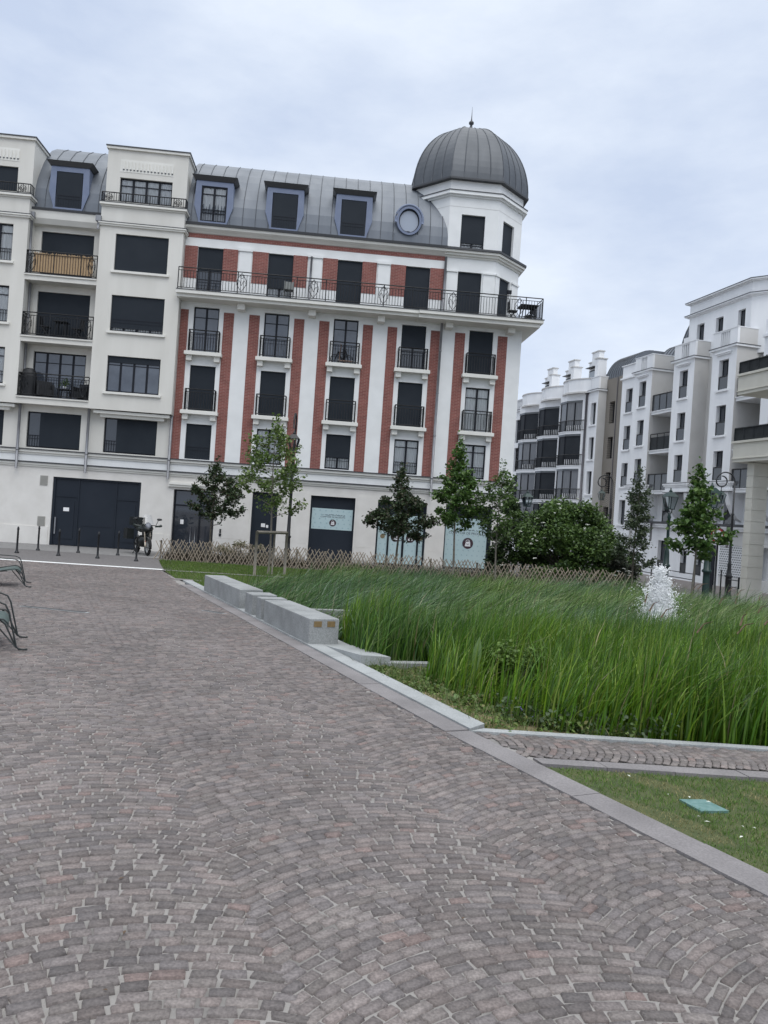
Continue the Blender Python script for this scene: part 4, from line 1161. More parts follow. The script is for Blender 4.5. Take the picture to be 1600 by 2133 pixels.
pipe(cream_b, -8.93, 13.6, 13.95, -.62, .05, True)
# garage gate
a, b, z0, z1 = GATE
mb = MB(); mb.box(a, b, .12, .18, z0 + .02, z1)
mb.box(a, a + .10, .06, .12, z0, z1); mb.box(b - .10, b, .06, .12, z0, z1); mb.box(a + .1, b - .1, .07, .12, z1 - .08, z1)
for x in (-9.22, -7.62): mb.box(x, x + .05, .085, .12, z0 + .02, z1 - .08)
mb.box(a + .1, -9.22, .09, .12, 2.12, 2.17).box(-7.57, b - .1, .09, .12, 2.12, 2.17)
mb.box(a + .2, -9.35, .10, .12, .30, 1.95).box(-7.45, b - .2, .10, .12, .30, 1.95); mb.box(-9.05, -7.75, .105, .12, .9, .93)
g = mb.build('garage_gate', M['door'], cream_b)
MB().box(-10.12, -10.07, .02, .06, .50, 1.22).build('handle', M['pipe'], g)
MB().box(-9.80, -9.56, .085, .098, 1.50, 1.66).build('notice', M['paper'], g)
for z in (2.56, .80):
    mb = MB(); mb.box(-10.82, -10.50, -.02, -.0005, z, z + .42)
    for i in range(9): mb.box(-10.80, -10.52, -.035, -.021, z + .02 + i * .044, z + .042 + i * .044)
    mb.build('vent', M['vent'], cream_b)

# ------------------------------------------------------------------ buildings along the street on the right
RO = (18.30809349, 43.0, 0.0); RA = math.atan2(-.97054853, .24090567)
white_b = empty('white_building', RO, RA, 'white rendered apartment building with narrow windows, parapet terraces and a tall attic storey', 'building')
BACK = 9.0
def rwin(parent, x0, x1, z0, z1, y, rail=True, hood=False, sill=True, ybay=0):
    """narrow deep-set window: frame, dark left pane, curtain on the right, screen rail low down"""
    mb = MB(); f = .05
    mb.box(x0, x0 + f, y, y + .05, z0, z1).box(x1 - f, x1, y, y + .05, z0, z1).box(x0 + f, x1 - f, y, y + .05, z1 - f, z1).box(x0 + f, x1 - f, y, y + .05, z0, z0 + f)
    xm = (x0 + x1) / 2; mb.box(xm - .04, xm + .04, y + .002, y + .048, z0 + f, z1 - f)
    w = mb.build('window', M['frame'], parent)
    MB().box(x0 + .02, xm, y + .02, y + .03, z0 + .02, z1 - .02).build('pane', M['glass'], w)
    MB().box(xm, x1 - .02, y + .02, y + .03, z0 + .02, z1 - .02).build('pane', mat_rc, w)
    if rail:
        h = (z1 - z0) * .44
        mb = MB(); mb.box(x0 + .0, x1 - .0, ybay + .05, ybay + .06, z0 + .04, z0 + h, 1); mb.bar((x0, ybay + .04, z0 + h), (x1, ybay + .04, z0 + h), .04); mb.bar((x0 + .02, ybay + .04, z0), (x0 + .02, ybay + .04, z0 + h), .035); mb.bar((x1 - .02, ybay + .04, z0), (x1 - .02, ybay + .04, z0 + h), .035)
        mb.build('railing', [M['iron'], M['smoked']], w)
    if sill: MB().box(x0 - .14, x1 + .10, ybay - .10, ybay + .0, z0 - .12, z0 - .005).build('window_sill', M['right_white'], w)
    if hood: MB().box(x0 - .22, x1 + .22, ybay - .16, ybay - .0005, z1 + .34, z1 + .41).box(x0 - .18, x1 + .18, ybay - .10, ybay - .0005, z1 + .26, z1 + .338).build('hood', M['right_white'], w)
    return w
mat_rc = mat('grey_curtained_glass', (.16, .165, .175), (.10, .105, .115), 4, .1, spec=.8, streak=(6, 6, .3))

def block(x0, x1, z0, z1, y, holes, name='wall', mt='right_white', rev=.28, beige=True, parent=None, yb=BACK, left=True):
    """projecting block: front wall with openings; the returns are painted beige"""
    mb = MB(); mb.wall(x0, x1, z0, z1, y, holes, rev, 0)
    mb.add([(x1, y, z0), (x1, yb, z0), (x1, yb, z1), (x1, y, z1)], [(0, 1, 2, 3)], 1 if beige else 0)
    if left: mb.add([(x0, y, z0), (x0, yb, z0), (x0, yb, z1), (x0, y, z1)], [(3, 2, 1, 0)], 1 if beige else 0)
    mb.add([(x0, y, z1), (x1, y, z1), (x1, yb, z1), (x0, yb, z1)], [(0, 1, 2, 3)], 0)
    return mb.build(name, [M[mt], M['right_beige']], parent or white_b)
def slatted_parapet(x0, x1, y, z0, z1, s0, s1, depth, parent=None, ret=True):
    """terrace parapet with an opening filled by upright white slats"""
    mb = MB(); t = .14
    mb.box(x0, s0, y, y + t, z0, z1).box(s1, x1, y, y + t, z0, z1); mb.box(s0, s1, y, y + t, z1 - .07, z1)
    MB().box(s0, s1, y + .30, y + .32, z0, z1 - .05).build('dark_gap_backing', M['smoked'], parent or white_b)  # dark sheet added behind the slats, stands in for shade in the gaps
    k = max(3, int((s1 - s0) / .155))
    for i in range(k):
        xx = s0 + (s1 - s0) * (i + .5) / k; mb.box(xx - .028, xx + .028, y + .03, y + .11, z0, z1 - .07)
    mb.box(x0 - .02, x1 + .02, y - .03, y + t + .02, z1 + .001, z1 + .05)
    mb.box(x0 - .12, x1 + .12, y - .14, y + depth, z0 - .14, z0 - .035)
    if ret: mb.box(x1 - t, x1, y + t, y + depth, z0, z1, 1).box(x1 - t - .02, x1 + .02, y + t + .02, y + depth, z1 + .001, z1 + .05)
    o = mb.build('terrace_parapet', [M['right_white'], M['right_beige']], parent or white_b)
    MB().box(x0 - .15, x1 + .15, y - .17, y + depth, z0 - .034, z0 - .004).build('flashing', M['flash'], o)
    return o
WZ = [(9.98, 11.66), (7.42, 9.10), (4.92, 6.55)]
def bayset(x0, x1, wx0, wx1, y, slat, zlow=4.82, hood=True, gap=2.2):
    H = [(wx0, wx1, *z) for z in WZ]
    block(x0, x1, zlow, 12.25, y, H)
    for i, h in enumerate(H): rwin(white_b, *h, y + .24, hood=hood and i == 0, sill=i < 2, ybay=y)
    if slat: slatted_parapet(x0, x1, y - .02, 12.38, 13.28, *slat, gap)
bayset(-8.75, -6.74, -8.14, -7.36, 0, (-8.05, -7.35))
bayset(-4.42, -2.40, -3.80, -3.00, 0, (-3.70, -2.95), gap=1.2)
bayset(-.80, 1.24, -.18, .62, 0, (-.15, .65), gap=2.2)
bayset(3.30, 5.40, 3.9, 4.7, 0, None)
MB().box(3.25, 5.45, -.1, .2, 12.26, 12.4).box(3.32, 5.4, .02, 2, 12.401, 13.2).build('terrace_parapet', M['right_white'], white_b)
# flat part far left
H = [(-10.22, -9.42, 9.88, 11.52), (-10.22, -9.42, 7.32, 8.96), (-10.22, -9.44, 4.78, 6.40), (-10.22, -9.44, 2.2, 3.86)]
block(-10.80, -8.751, -1.4, 13.15, .3, H)
for i, h in enumerate(H): rwin(white_b, *h, .54, sill=True, ybay=.3, rail=i < 3)
MB().box(-10.9, -8.75, .18, .5, 12.22, 12.34).box(-10.86, -8.75, .22, .55, 13.151, 13.21).build('moulding', M['right_white'], white_b)
# recesses with balconies
def recess(x0, x1, yb, zb=(9.52, 7.0, 4.42), balc=True):
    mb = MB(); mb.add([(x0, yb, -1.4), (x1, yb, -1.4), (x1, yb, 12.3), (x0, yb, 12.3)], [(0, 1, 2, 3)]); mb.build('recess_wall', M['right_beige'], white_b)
    if not balc: return
    for i, z in enumerate(zb):
        s = MB().box(x0 + .02, x1 - .02, .10, yb, z - .2, z - .03).box(x0 + .02, x1 - .02, .04, yb, z - .029, z + .02).build('balcony', M['right_white'], white_b)
        mb = MB(); h = 1.06
        mb.bar((x0 + .05, .14, z + h), (x1 - .05, .14, z + h), .05)
        k = 3
        for j in range(k + 1):
            xx = x0 + .06 + (x1 - x0 - .12) * j / k; mb.bar((xx, .14, z), (xx, .14, z + h), .04)
        mb.box(x0 + .06, x1 - .06, .15, .16, z + .06, z + h - (.0 if i != 1 else .2), 1)
        mb.build('railing', [M['iron'], M['smoked'] if i != 1 else M['dark_screen']], s)
recess(-6.739, -4.421, 2.2); recess(1.241, 3.299, 2.2, (9.4, 6.55, 4.42)); recess(-2.399, -.801, .95, balc=False)
for z in WZ: rwin(white_b, -1.75, -1.05, z[0], z[1], .90, ybay=.93, rail=False)
# lower storeys: moulded ledge, arcade, ground floor
for a, b in ((-9.05, -6.5), (-4.65, -2.2), (-1.15, 1.5), (3.1, 5.6)):
    mb = MB().box(a, b, -.14, 1.2, 4.72, 4.83).box(a + .05, b - .05, -.09, 1.2, 4.62, 4.718).box(a + .12, b - .12, -.02, 1.2, 4.42, 4.618).box(a, b, -.10, 1.2, 4.30, 4.418)
    lg = mb.build('ledge', M['right_white'], white_b)
    MB().box(a, b, -.16, 1.2, 4.831, 4.855).build('flashing', M['flash'], lg); MB().box(a, b, -.12, 1.2, 4.268, 4.299).build('flashing', M['flash'], lg)
H2 = [(-6.2, -5.3, 2.5, 4.05), (-3.9, -2.9, 2.5, 4.1), (-.3, .7, 2.5, 4.1), (-7.9, -7.1, 2.5, 4.0)]
mb = MB(); mb.wall(-9.2, 5.6, -1.4, 4.42, 1.0, H2, .25); mb.build('arcade_wall', M['right_white'], white_b)
for h in H2: rwin(white_b, *h, 1.2, ybay=1.0, sill=False)
# arched buttresses carrying the bays
for x in (-6.9, -4.3, -2.5, -.6, 1.1, 3.5):
    prof = [(1.0, 4.30), (-.02, 4.30), (.02, 4.0), (.16, 3.55), (.42, 3.1), (.72, 2.8), (1.0, 2.66)]
    MB().extrude_x(prof, x - .16, x + .16).build('bracket_arch', M['right_white'], white_b)
H0 = [(-5.65, -4.55, -.9, 1.32), (-3.3, -2.7, -.55, .8), (-1.9, -1.3, -.55, .8)]
mb = MB(); mb.wall(-9.2, .25, -1.6, 2.1, .5, H0, .3); mb.build('shop_wall', M['right_white'], white_b)
for h in H0: rwin(white_b, *h, .74, ybay=.5, sill=False)
MB().box(-9.2, 5.6, .28, 1.0, 2.12, 2.26).box(-9.2, 5.6, .20, 1.0, 2.262, 2.36).build('gallery_slab', M['right_white'], white_b)
MB().box(-9.2, 5.6, .16, 1.0, 2.362, 2.50).build('gallery_gutter', M['flash'], white_b)
for x in (-5.9, 1.3):
    MB().tube([(x, .1, 2.4), (x, .1, 1.35), (x + .05, .05, 1.25)], .07, 8).build('downpipe', M['pipe_dark'], white_b)
pipe(white_b, 2.2, 7.0, 11.9, 1.1, .09, mt='pipe_dark')
mb = MB(); mb.box(.25, 3.2, .48, .52, -.35, 1.35); mb.build('perforated_screen', M['perforated'], white_b)
MB().box(.25, 5.6, .5, 1, -1.6, -.36).box(.25, 5.6, .5, 1, 1.36, 2.1).build('screen_wall', M['stucco_grey'], white_b)
MB().box(-.55, -.1, .42, .49, -1.4, 1.3).build('street_door', M['frame'], white_b)
# low brick-coloured plinth of the ground floor
MB().box(-9.2, 5.6, .44, .499, -1.7, -.95).build('plinth', mat('pinkish_plinth', (.36, .32, .30), (.42, .38, .36), 3, .9), white_b)
# attic storey block
P = [(-4.6, 1.0), (.9, 1.0), (2.9, 2.6), (2.9, 9), (-4.6, 9)]
H = [(-3.80, -3.12, 13.0, 14.62), (-2.05, -1.40, 13.0, 14.62), (-.15, .45, 13.0, 14.62)]
mb = MB(); mb.wall(-4.6, .9, 12.0, 16.1, 1.0, H, .25)
for i in (1, 2, 3, 4):
    a, b = P[i], P[(i + 1) % 5]; mb.add([(*a, 12.0), (*b, 12.0), (*b, 16.1), (*a, 16.1)], [(0, 1, 2, 3)])
mb.add([(x, y, 16.1) for x, y in P], [tuple(range(5))])
mb.build('attic_storey', M['right_white'], white_b)
for h in H: rwin(white_b, *h, 1.2, ybay=1.0, rail=False, sill=False)
def band(o, z0, z1, mt, name):
    Q = [(-4.6 - o, 1 - o), (.9 + o * .5, 1 - o), (2.9 + o, 2.6 - o * .5), (2.9 + o, 9), (-4.6 - o, 9)]
    MB().prism(Q, z0, z1).build(name, M[mt], white_b)
band(.10, 15.18, 15.24, 'right_white', 'cornice'); band(.22, 15.241, 15.31, 'right_white', 'cornice'); band(.25, 15.312, 15.34, 'flash', 'cornice_flashing')
band(.08, 15.98, 16.04, 'right_white', 'cornice'); band(.22, 16.041, 16.12, 'right_white', 'cornice'); band(.25, 16.122, 16.15, 'flash', 'cornice_flashing')
# zinc roofs behind the terraces
def rroof(x0, x1, y0, z0, w, h, parent, seam=.45, name='mansard_roof', hip=0):
    prof = [(y0 + w * (1 - math.cos(t)), z0 + h * math.sin(t)) for t in [math.pi / 2 * i / 10 for i in range(11)]]
    full = prof + [(y0 + w + 3, z0 + h), (y0 + w + 3, z0)]
    r = MB().extrude_x(full[::-1], x0, x1).build(name, M['zinc'], parent)
    mb = MB(); x = x0 + .15
    while x < x1: 
        mb.tube([(x, y - .02, z + .02) for y, z in prof], .03, 4); x += seam
    mb.build('roof_seams', M['seam'], r); return r
rroof(-10.6, -4.7, 2.6, 12.3, 1.5, 2.6, white_b)
r = rroof(-6.9, -4.6, 1.9, 12.3, 1.6, 3.9, white_b, .3)
mb = MB(); mb.box(-6.3, -5.5, 1.85, 3, 12.3, 14.4); mb.build('dormer', M['right_white'], white_b)

# patterned cladding house
pat_b = empty('patterned_building', RO, RA, 'narrow house clad in brown herringbone pattern between the two white buildings', 'building')
H = [(-12.90, -12.20, 9.42, 11.02), (-12.90, -12.20, 6.88, 8.45), (-12.90, -12.20, 4.35, 5.9), (-12.9, -12.2, 1.8, 3.4)]
mb = MB(); mb.wall(-13.449, -10.801, -1.6, 12.72, .65, H, .35); mb.add([(-13.44, 9, -1.6), (-10.8, 9, -1.6), (-10.8, 9, 12.7), (-13.44, 9, 12.7), (-13.449, .65, 12.72), (-10.801, .65, 12.72)], [(3, 2, 1, 0), (2, 3, 4, 5)])
mb.build('wall', M['pattern'], pat_b)
for h in H: rwin(pat_b, *h, .95, ybay=.65, rail=False, sill=False)
MB().box(-11.98, -11.93, .6, .648, -1.4, 12.7).build('downpipe', M['pipe_dark'], pat_b)
rroof(-13.9, -10.9, .75, 12.72, 2.0, 1.9, pat_b, .3)

# stepped-gable building at the end of the street
gab_b = empty('gabled_building', RO, RA, 'white apartment building with three stepped gables, oriel windows and wavy roof terraces', 'building')
block(-34, -13.45, -1.6, 12.0, .0, [(-14.45, -13.72, 9.42, 11.05), (-14.45, -13.72, 6.85, 8.5), (-14.45, -13.72, 4.3, 5.98), (-28.2, -26.4, 9.1, 11.2), (-28.2, -26.4, 6.5, 8.65), (-28.2, -26.4, 3.9, 6.0)], parent=gab_b)
for z in ((9.42, 11.05), (6.85, 8.5), (4.3, 5.98)): rwin(gab_b, -14.45, -13.72, *z, .24, rail=False, ybay=0)
for z, k in (((9.1, 11.2), 'S'), ((6.5, 8.65), 'C'), ((3.9, 6.0), 'S')): window(gab_b, -28.2, -26.4, *z, .2, k, 2, 1 if k == 'S' else 0)
def oriel(x0, x1, kinds):
    """faceted bay: front face and a wide face turned towards the square"""
    P = [(x0, 0), (x0 + .45, -.85), (x0 + 1.5, -.85), (x1, 0)]
    zs = ((9.1, 11.25), (6.5, 8.7), (3.9, 6.05), (1.3, 3.5))
    mb = MB(); last = 12.0
    for z0, z1 in zs:
        mb.prism(P, z1 + .16, last); last = z0 - .02
    mb.prism(P, -.2, last)
    mb.prism([(x0 + .3, -.01), (x0 + .6, -.6), (x0 + 1.35, -.6), (x1 - .4, -.01)], -.2, 12.0)
    o = mb.build('oriel', M['right_white'], gab_b)
    for (z0, z1), kd in zip(zs, kinds):
        Q = [(x0 + .10, .0), (x0 + .52, -.79), (x0 + 1.46, -.79), (x1 - .36, -.10)]
        MB().prism([(x1 - .36, -.10), (x1 - .34, -.19), (x1, 0), (x1 - .1, .1)], z0 - .02, z1 + .16).build('pier', M['right_white'], o)
        MB().prism(P, z1, z1 + .158).build('lintel_box', M['smoked'], o)
        MB().prism([(p[0], p[1] - .04 if 0 < i < 3 else p[1]) for i, p in enumerate(P)], z0 - .10, z0 - .021).build('sill', M['right_white'], o)
        mb = MB().prism(Q, z0, z1)
        wm = mb.build('window', M['shutter_grey'] if kd == 'S' else mat_rc, o)
        fr = MB()
        for p in Q: fr.bar((p[0], p[1] - .01, z0), (p[0], p[1] - .01, z1), .07)
        m = ((Q[2][0] + Q[3][0]) / 2, (Q[2][1] + Q[3][1]) / 2 - .01)
        if kd != 'S': fr.bar((*m, z0), (*m, z1), .08)
        fr.build('window_frame', M['frame'], o)
        # low white balusters behind an iron rail
        R_ = [(x0 - .02, -.02), (x0 + .42, -.92), (x0 + 1.52, -.92), (x1 + .05, -.03)]
        railing(o, R_, z0 - .02, .80, .14, mid=False)
        b = MB(); a_, c_ = Vector(R_[2]), Vector(R_[3])
        for i in range(10):
            p = a_ + (c_ - a_) * ((i + .7) / 11); b.box(p.x - .035, p.x + .035, p.y + .06, p.y + .09, z0, z0 + .42)
        b.build('balusters', M['slat_white'], o)
    # wavy roof terrace above
    Wv = []
    for i in range(13):
        t = i / 12; x = x0 - .35 + (x1 - x0 + .75) * t
        Wv.append((x, -.95 * math.sin(math.pi * min(1, max(0, (t - .02) / .93))) ** .6 if 0 < t < 1 else 0))
    mb = MB()
    for (a, b) in zip(Wv[:-1], Wv[1:]):
        i = Wv.index(a)
        if i in (5, 6): 
            for q in (.15, .55, .9):
                xx = a[0] + (b[0] - a[0]) * q; mb.box(xx - .04, xx + .04, a[1], a[1] + .08, 12.05, 12.95)
        else: mb.prism([a, b, (b[0], b[1] + .12), (a[0], a[1] + .12)], 12.0, 12.92)
    mb.build('terrace_parapet', M['right_white'], gab_b)
    cp = MB(); ledge_ = MB()
    for (a, b) in zip(Wv[:-1], Wv[1:]):
        cp.prism([(a[0], a[1] - .06), (b[0], b[1] - .06), (b[0], b[1] + .18), (a[0], a[1] + .18)], 12.921, 13.0)
        ledge_.prism([(a[0], a[1] - .08), (b[0], b[1] - .08), (b[0], b[1] + .3), (a[0], a[1] + .3)], 11.88, 11.999)
    cp.build('parapet_coping', M['right_beige'], gab_b); ledge_.build('parapet_ledge', M['right_beige'], gab_b)
oriel(-18.15, -15.05, 'GSGG'); oriel(-22.05, -18.85, 'SSSS'); oriel(-25.9, -22.65, 'SGGG')
slatted_parapet(-15.0, -13.45, -.02, 12.02, 12.92, -14.6, -14.55, 1.6, gab_b)
slatted_parapet(-29.5, -26.25, -.02, 12.1, 13.0, -29, -26.6, 1.2, gab_b, ret=False)
pipe(gab_b, -15.0, 3.0, 11.8, -.1, .08, True, 'pipe_dark')
def gable(x):
    g = MB().extrude_y([(x, 12.0), (x, 14.38), (x + 1.9, 14.38), (x + 1.9, 12.0)][::-1], .6, 1.0).extrude_y([(x + .40, 14.381), (x + .40, 15.08), (x + 1.45, 15.08), (x + 1.45, 14.381)][::-1], .6, 1.0).box(x + 1.46, x + 1.91, .3, 1.0, 12.0, 14.42).build('stepped_gable', M['right_white'], gab_b)
    for a, b, y_, z_ in ((x - .06, x + .39, .54, 14.382), (x + 1.40, x + 1.97, .24, 14.422), (x + .34, x + 1.51, .54, 15.082)): MB().box(a, b, y_, 1.06, z_, z_ + .08).build('gable_coping', M['right_beige'], g)
    mb = MB(); mb.box(x + .25, x + 1.4, .52, .59, 12.2, 13.75); w = mb.build('terrace_door', M['frame'], g)
    MB().box(x + .32, x + 1.33, .50, .515, 12.25, 13.66).build('pane', mat_gd, w)
    MB().box(x + .2, x + 1.4, .2, .6, 13.9, 13.95).build('canopy', M['flash'], g)
mat_gd = mat('door_glass_painted_reflection', (.30, .33, .36), rough=.08, spec=.8)  # base colour lightened to stand in for the doors' reflection
gable(-16.25); gable(-20.05); gable(-23.85)
rroof(-29, -13.2, 3.0, 12.0, 1.6, 2.6, gab_b, .5)
MB().box(-15.2, -14.0, 2.2, 3.6, 12, 13.9).build('roof_box', M['right_beige'], gab_b)

# stone building at the right edge
S_O = (13.69960309, 29.0, -.69948)
st_b = empty('stone_building', S_O, RA, 'cream limestone building corner with a square pillar and planted balconies', 'building')
mb = MB(); zc = -.4; i = 0
for zt in (.55, .98, 1.41, 1.84, 2.27, 2.70, 3.13, 3.56, 3.99, 4.42, 4.85, 5.35):
    o = .03 if zc < .5 else 0
    mb.box(-.17 - o, .19 + o, -o, .66 + o, zc, zt - .020); mb.box(-.145, .165, .022, .635, zt - .0199, zt); zc = zt + .0001
mb.build('pillar', M['limestone'], st_b)
def big_balcony(z0, z1, x0, plant, rz):
    mb = MB(); mb.box(x0, 9, -.30, 2.5, z0, z1).box(x0 - .04, 9, -.36, 2.6, z1 + .001, z1 + .09).box(x0 - .03, 9, -.34, 2.55, z0 + .12, z0 + .15)
    b = mb.build('balcony', M['limestone'], st_b)
    mb = MB(); mb.box(x0 - .0, 9, -.25, -.23, z1 + .12, rz); mb.box(x0 + .0, x0 + .02, -.25, 1.5, z1 + .12, rz); mb.bar((x0, -.26, rz), (9, -.26, rz), .05)
    for i in range(14): mb.bar((x0 + i * .5, -.26, z1 + .08), (x0 + i * .5, -.26, rz), .04)
    mb.build('railing_screen', M['dark_screen'], b); return b
big_balcony(5.36, 6.08, -.66, False, 6.66); big_balcony(7.95, 8.66, -.62, True, 9.2)
mb = MB(); mb.box(.9, 9, 1.2, 8, 4, 12.5); mb.box(.9, 9, 1.6, 8, -1, 4.0); mb.build('wall', M['right_white'], st_b)
MB().box(.6, 9, .75, 1.6, 2.72, 2.98).build('canopy', M['limestone'], st_b)
MB().box(.95, 2.6, 1.52, 1.598, .3, 2.3).build('door', M['glass'], st_b)
# ------------------------------------------------------------------ plants
def leaf_mesh(name, P, size, pal, mt, parent, rng, up=.55, vary=.3, seed_cols=None, droop=0):
    """one kite-shaped, slightly folded leaf at every point of P"""
    n = len(P)
    nrm = rng.normal(0, 1, (n, 3)); nrm[:, 2] = np.abs(nrm[:, 2]) + up; nrm /= np.linalg.norm(nrm, axis=1)[:, None]
    a = np.cross(nrm, rng.normal(0, 1, (n, 3))); a /= np.linalg.norm(a, axis=1)[:, None]
    b = np.cross(nrm, a)
    s = size * rng.uniform(1 - vary, 1 + vary, n)[:, None]
    V = np.zeros((n, 6, 3))
    tip = a * s * .62 - np.array([0, 0, droop]) * s
    V[:, 0] = P - a * s * .45
    V[:, 1] = P - a * s * .1 + b * s * .42 + nrm * s * .10
    V[:, 2] = P + a * s * .28 + b * s * .30 + nrm * s * .10
    V[:, 3] = P + tip
    V[:, 4] = P + a * s * .28 - b * s * .30 + nrm * s * .10
    V[:, 5] = P - a * s * .1 - b * s * .42 + nrm * s * .10
    F = ((np.arange(n) * 6)[:, None, None] + np.array([[0, 1, 2, 3], [0, 3, 4, 5]])[None]).reshape(-1, 4)
    c = pal_cols(n, pal, rng, .7, 1.3) if seed_cols is None else seed_cols
    return np_mesh(name, V.reshape(-1, 3), F, mt, parent, np.repeat(c, 6, 0))

def tree(name, base, h, crown0, prof, nbr, nleaf, leaf, pal, r0, bark, label, seed, rise=.35, spread=.09, group=None, jitter=.35, top=None, inner=.25, rfun=None):
    rng = np.random.default_rng(seed)
    t = empty(name, base, 0, label, 'tree', group)
    mb = MB()
    top = top or (0, 0)
    def axis(z): f = z / h; return np.array([top[0] * f + .04 * math.sin(f * 5 + seed), top[1] * f + .04 * math.cos(f * 4 + seed), z])
    mb.tube([axis(z) for z in np.linspace(0, h * .97, 9)], r0, 7, r2=r0 * .18)
    segs = []
    for i in range(nbr):
        f = (i + rng.uniform(.1, .9)) / nbr; z = crown0 + (h - crown0) * f ** .95
        az = i * 2.399 + rng.uniform(-.5, .5)
        R_ = np.interp(f, [p[0] for p in prof], [p[1] for p in prof]) * (1 + rng.uniform(-jitter, jitter * .7))
        if rfun: R_ *= rfun(az, f)
        p0 = axis(z * .97); d = np.array([math.cos(az), math.sin(az), 0])
        up_ = rise * (1 - .3 * f) * rng.uniform(.5, 1.4)
        pts = [p0]
        for k in range(1, 5):
            q = k / 4; pts.append(p0 + d * R_ * q + np.array([0, 0, R_ * (up_ * q + .12 * q * q)]) + rng.normal(0, .03, 3) * R_)
        mb.tube(pts, max(.006, r0 * .32 * (1 - .6 * f)), 4, r2=.004)
        segs.append((np.array(pts), R_))
        for sdir in (-1, 1):      # side twigs
            m = pts[2] if rng.random() < .5 else pts[3]; a2 = az + sdir * rng.uniform(.5, 1.0)
            e = m + np.array([math.cos(a2), math.sin(a2), rng.uniform(.0, .5)]) * R_ * rng.uniform(.25, .5)
            mb.tube([m, (m + e) / 2 + rng.normal(0, .01, 3), e], .007, 3, r2=.003); segs.append((np.array([m, (m + e) / 2, e]), R_ * .5))
    mb.build('trunk', M[bark], t)
    w = np.array([s[1] for s in segs]); w /= w.sum(); cnt = rng.multinomial(nleaf, w)
    P = []
    for (pts, R_), c in zip(segs, cnt):
        if not c: continue
        u = inner + (1.04 - inner) * rng.beta(1.6, 1.0, c); k = np.clip(u * (len(pts) - 1), 0, len(pts) - 1.001); i = k.astype(int); fr = (k - i)[:, None]
        q = pts[i] * (1 - fr) + pts[i + 1] * fr
        # leaves gather in small clusters along the twig
        cl = np.round(u * 9) / 9; off = np.stack([np.sin(cl * 37 + R_ * 50), np.cos(cl * 53 + R_ * 31), np.sin(cl * 71)], 1) * spread * .8
        P.append(q + off + rng.normal(0, 1, (c, 3)) * spread * np.array([1, 1, .7]) * .75)
    nt = max(10, nleaf // 60); P.append(axis(h) + rng.normal(0, 1, (nt, 3)) * np.array([.06, .06, .16]))
    leaf_mesh('crown', np.concatenate(P), leaf, pal, M['leaf'], t, rng, droop=.15)
    return t

GRN = [[.075, .135, .034], [.095, .16, .042], [.06, .11, .03], [.12, .185, .055]]
DRK = [[.036, .064, .026], [.046, .08, .03], [.029, .05, .023], [.062, .09, .036], [.066, .06, .036]]
MPL = [[.066, .135, .028], [.088, .165, .035], [.05, .105, .025], [.12, .195, .05]]
PAL = [[.095, .155, .038], [.12, .18, .045], [.075, .125, .03], [.15, .205, .06]]
tree('young_tree', (-6.75, 30.4, -.45), 3.75, 1.35, [(0, .95), (.3, .95), (.65, .6), (1, .18)], 26, 5000, .088, DRK, .05, 'bark', 'small dark green tree with ragged branches beside the glazed lobby door', 3, rise=.40, spread=.085, jitter=.45, rfun=lambda a, f: 1.25 if math.cos(a) > .5 else .85)
tree('young_tree', (-3.51, 24.0, -.353), 4.75, 1.75, [(0, .75), (.25, .95), (.6, .75), (.85, .35), (1, .10)], 30, 3000, .088, PAL, .04, 'bark_pale', 'light green slender tree tied to a stake frame on the far lawn', 7, rise=.65, spread=.10, jitter=.45)
tree('young_tree', (.60, 29.6, -.44), 3.9, 1.2, [(0, 1.1), (.2, 1.2), (.45, .85), (.7, .32), (1, .12)], 34, 6400, .094, DRK, .05, 'bark', 'dark pyramid-shaped tree before the double shop door', 5, rise=.18, spread=.10, jitter=.3)
tree('young_tree', (2.50, 26.7, -.40), 4.72, 1.75, [(0, .70), (.2, .85), (.42, .72), (.6, .40), (.75, .30), (1, .12)], 32, 4600, .10, MPL, .045, 'bark_pale', 'mid green tree with a narrow pointed top before the rightmost shop window', 8, rise=.45, spread=.10)
tree('young_tree', (3.95, 26.4, -.40), 4.05, 1.35, [(0, .50), (.35, .62), (.7, .45), (1, .10)], 26, 2500, .085, GRN, .035, 'bark_pale', 'thin loose tree at the right corner of the brick building', 9, rise=.6, spread=.09, jitter=.5)
tree('young_tree', (8.72, 26.5, gz(8.72, 26.5)), 4.25, .8, [(0, .62), (.3, .55), (.55, .38), (.8, .22), (1, .06)], 34, 4200, .072, [[.055, .085, .04], [.07, .10, .05], [.045, .075, .032], [.09, .115, .06]], .04, 'bark', 'narrow grey-green tree standing just left of the fountain', 10, rise=.55, spread=.085)
tree('young_tree', (9.33, 22.9, gz(9.33, 22.9)), 4.1, 1.45, [(0, .60), (.22, .68), (.5, .46), (.75, .2), (1, .08)], 28, 2100, .125, MPL, .04, 'bark_pale', 'maple with large dark green leaves to the right of the fountain', 12, rise=.22, spread=.11, jitter=.4)

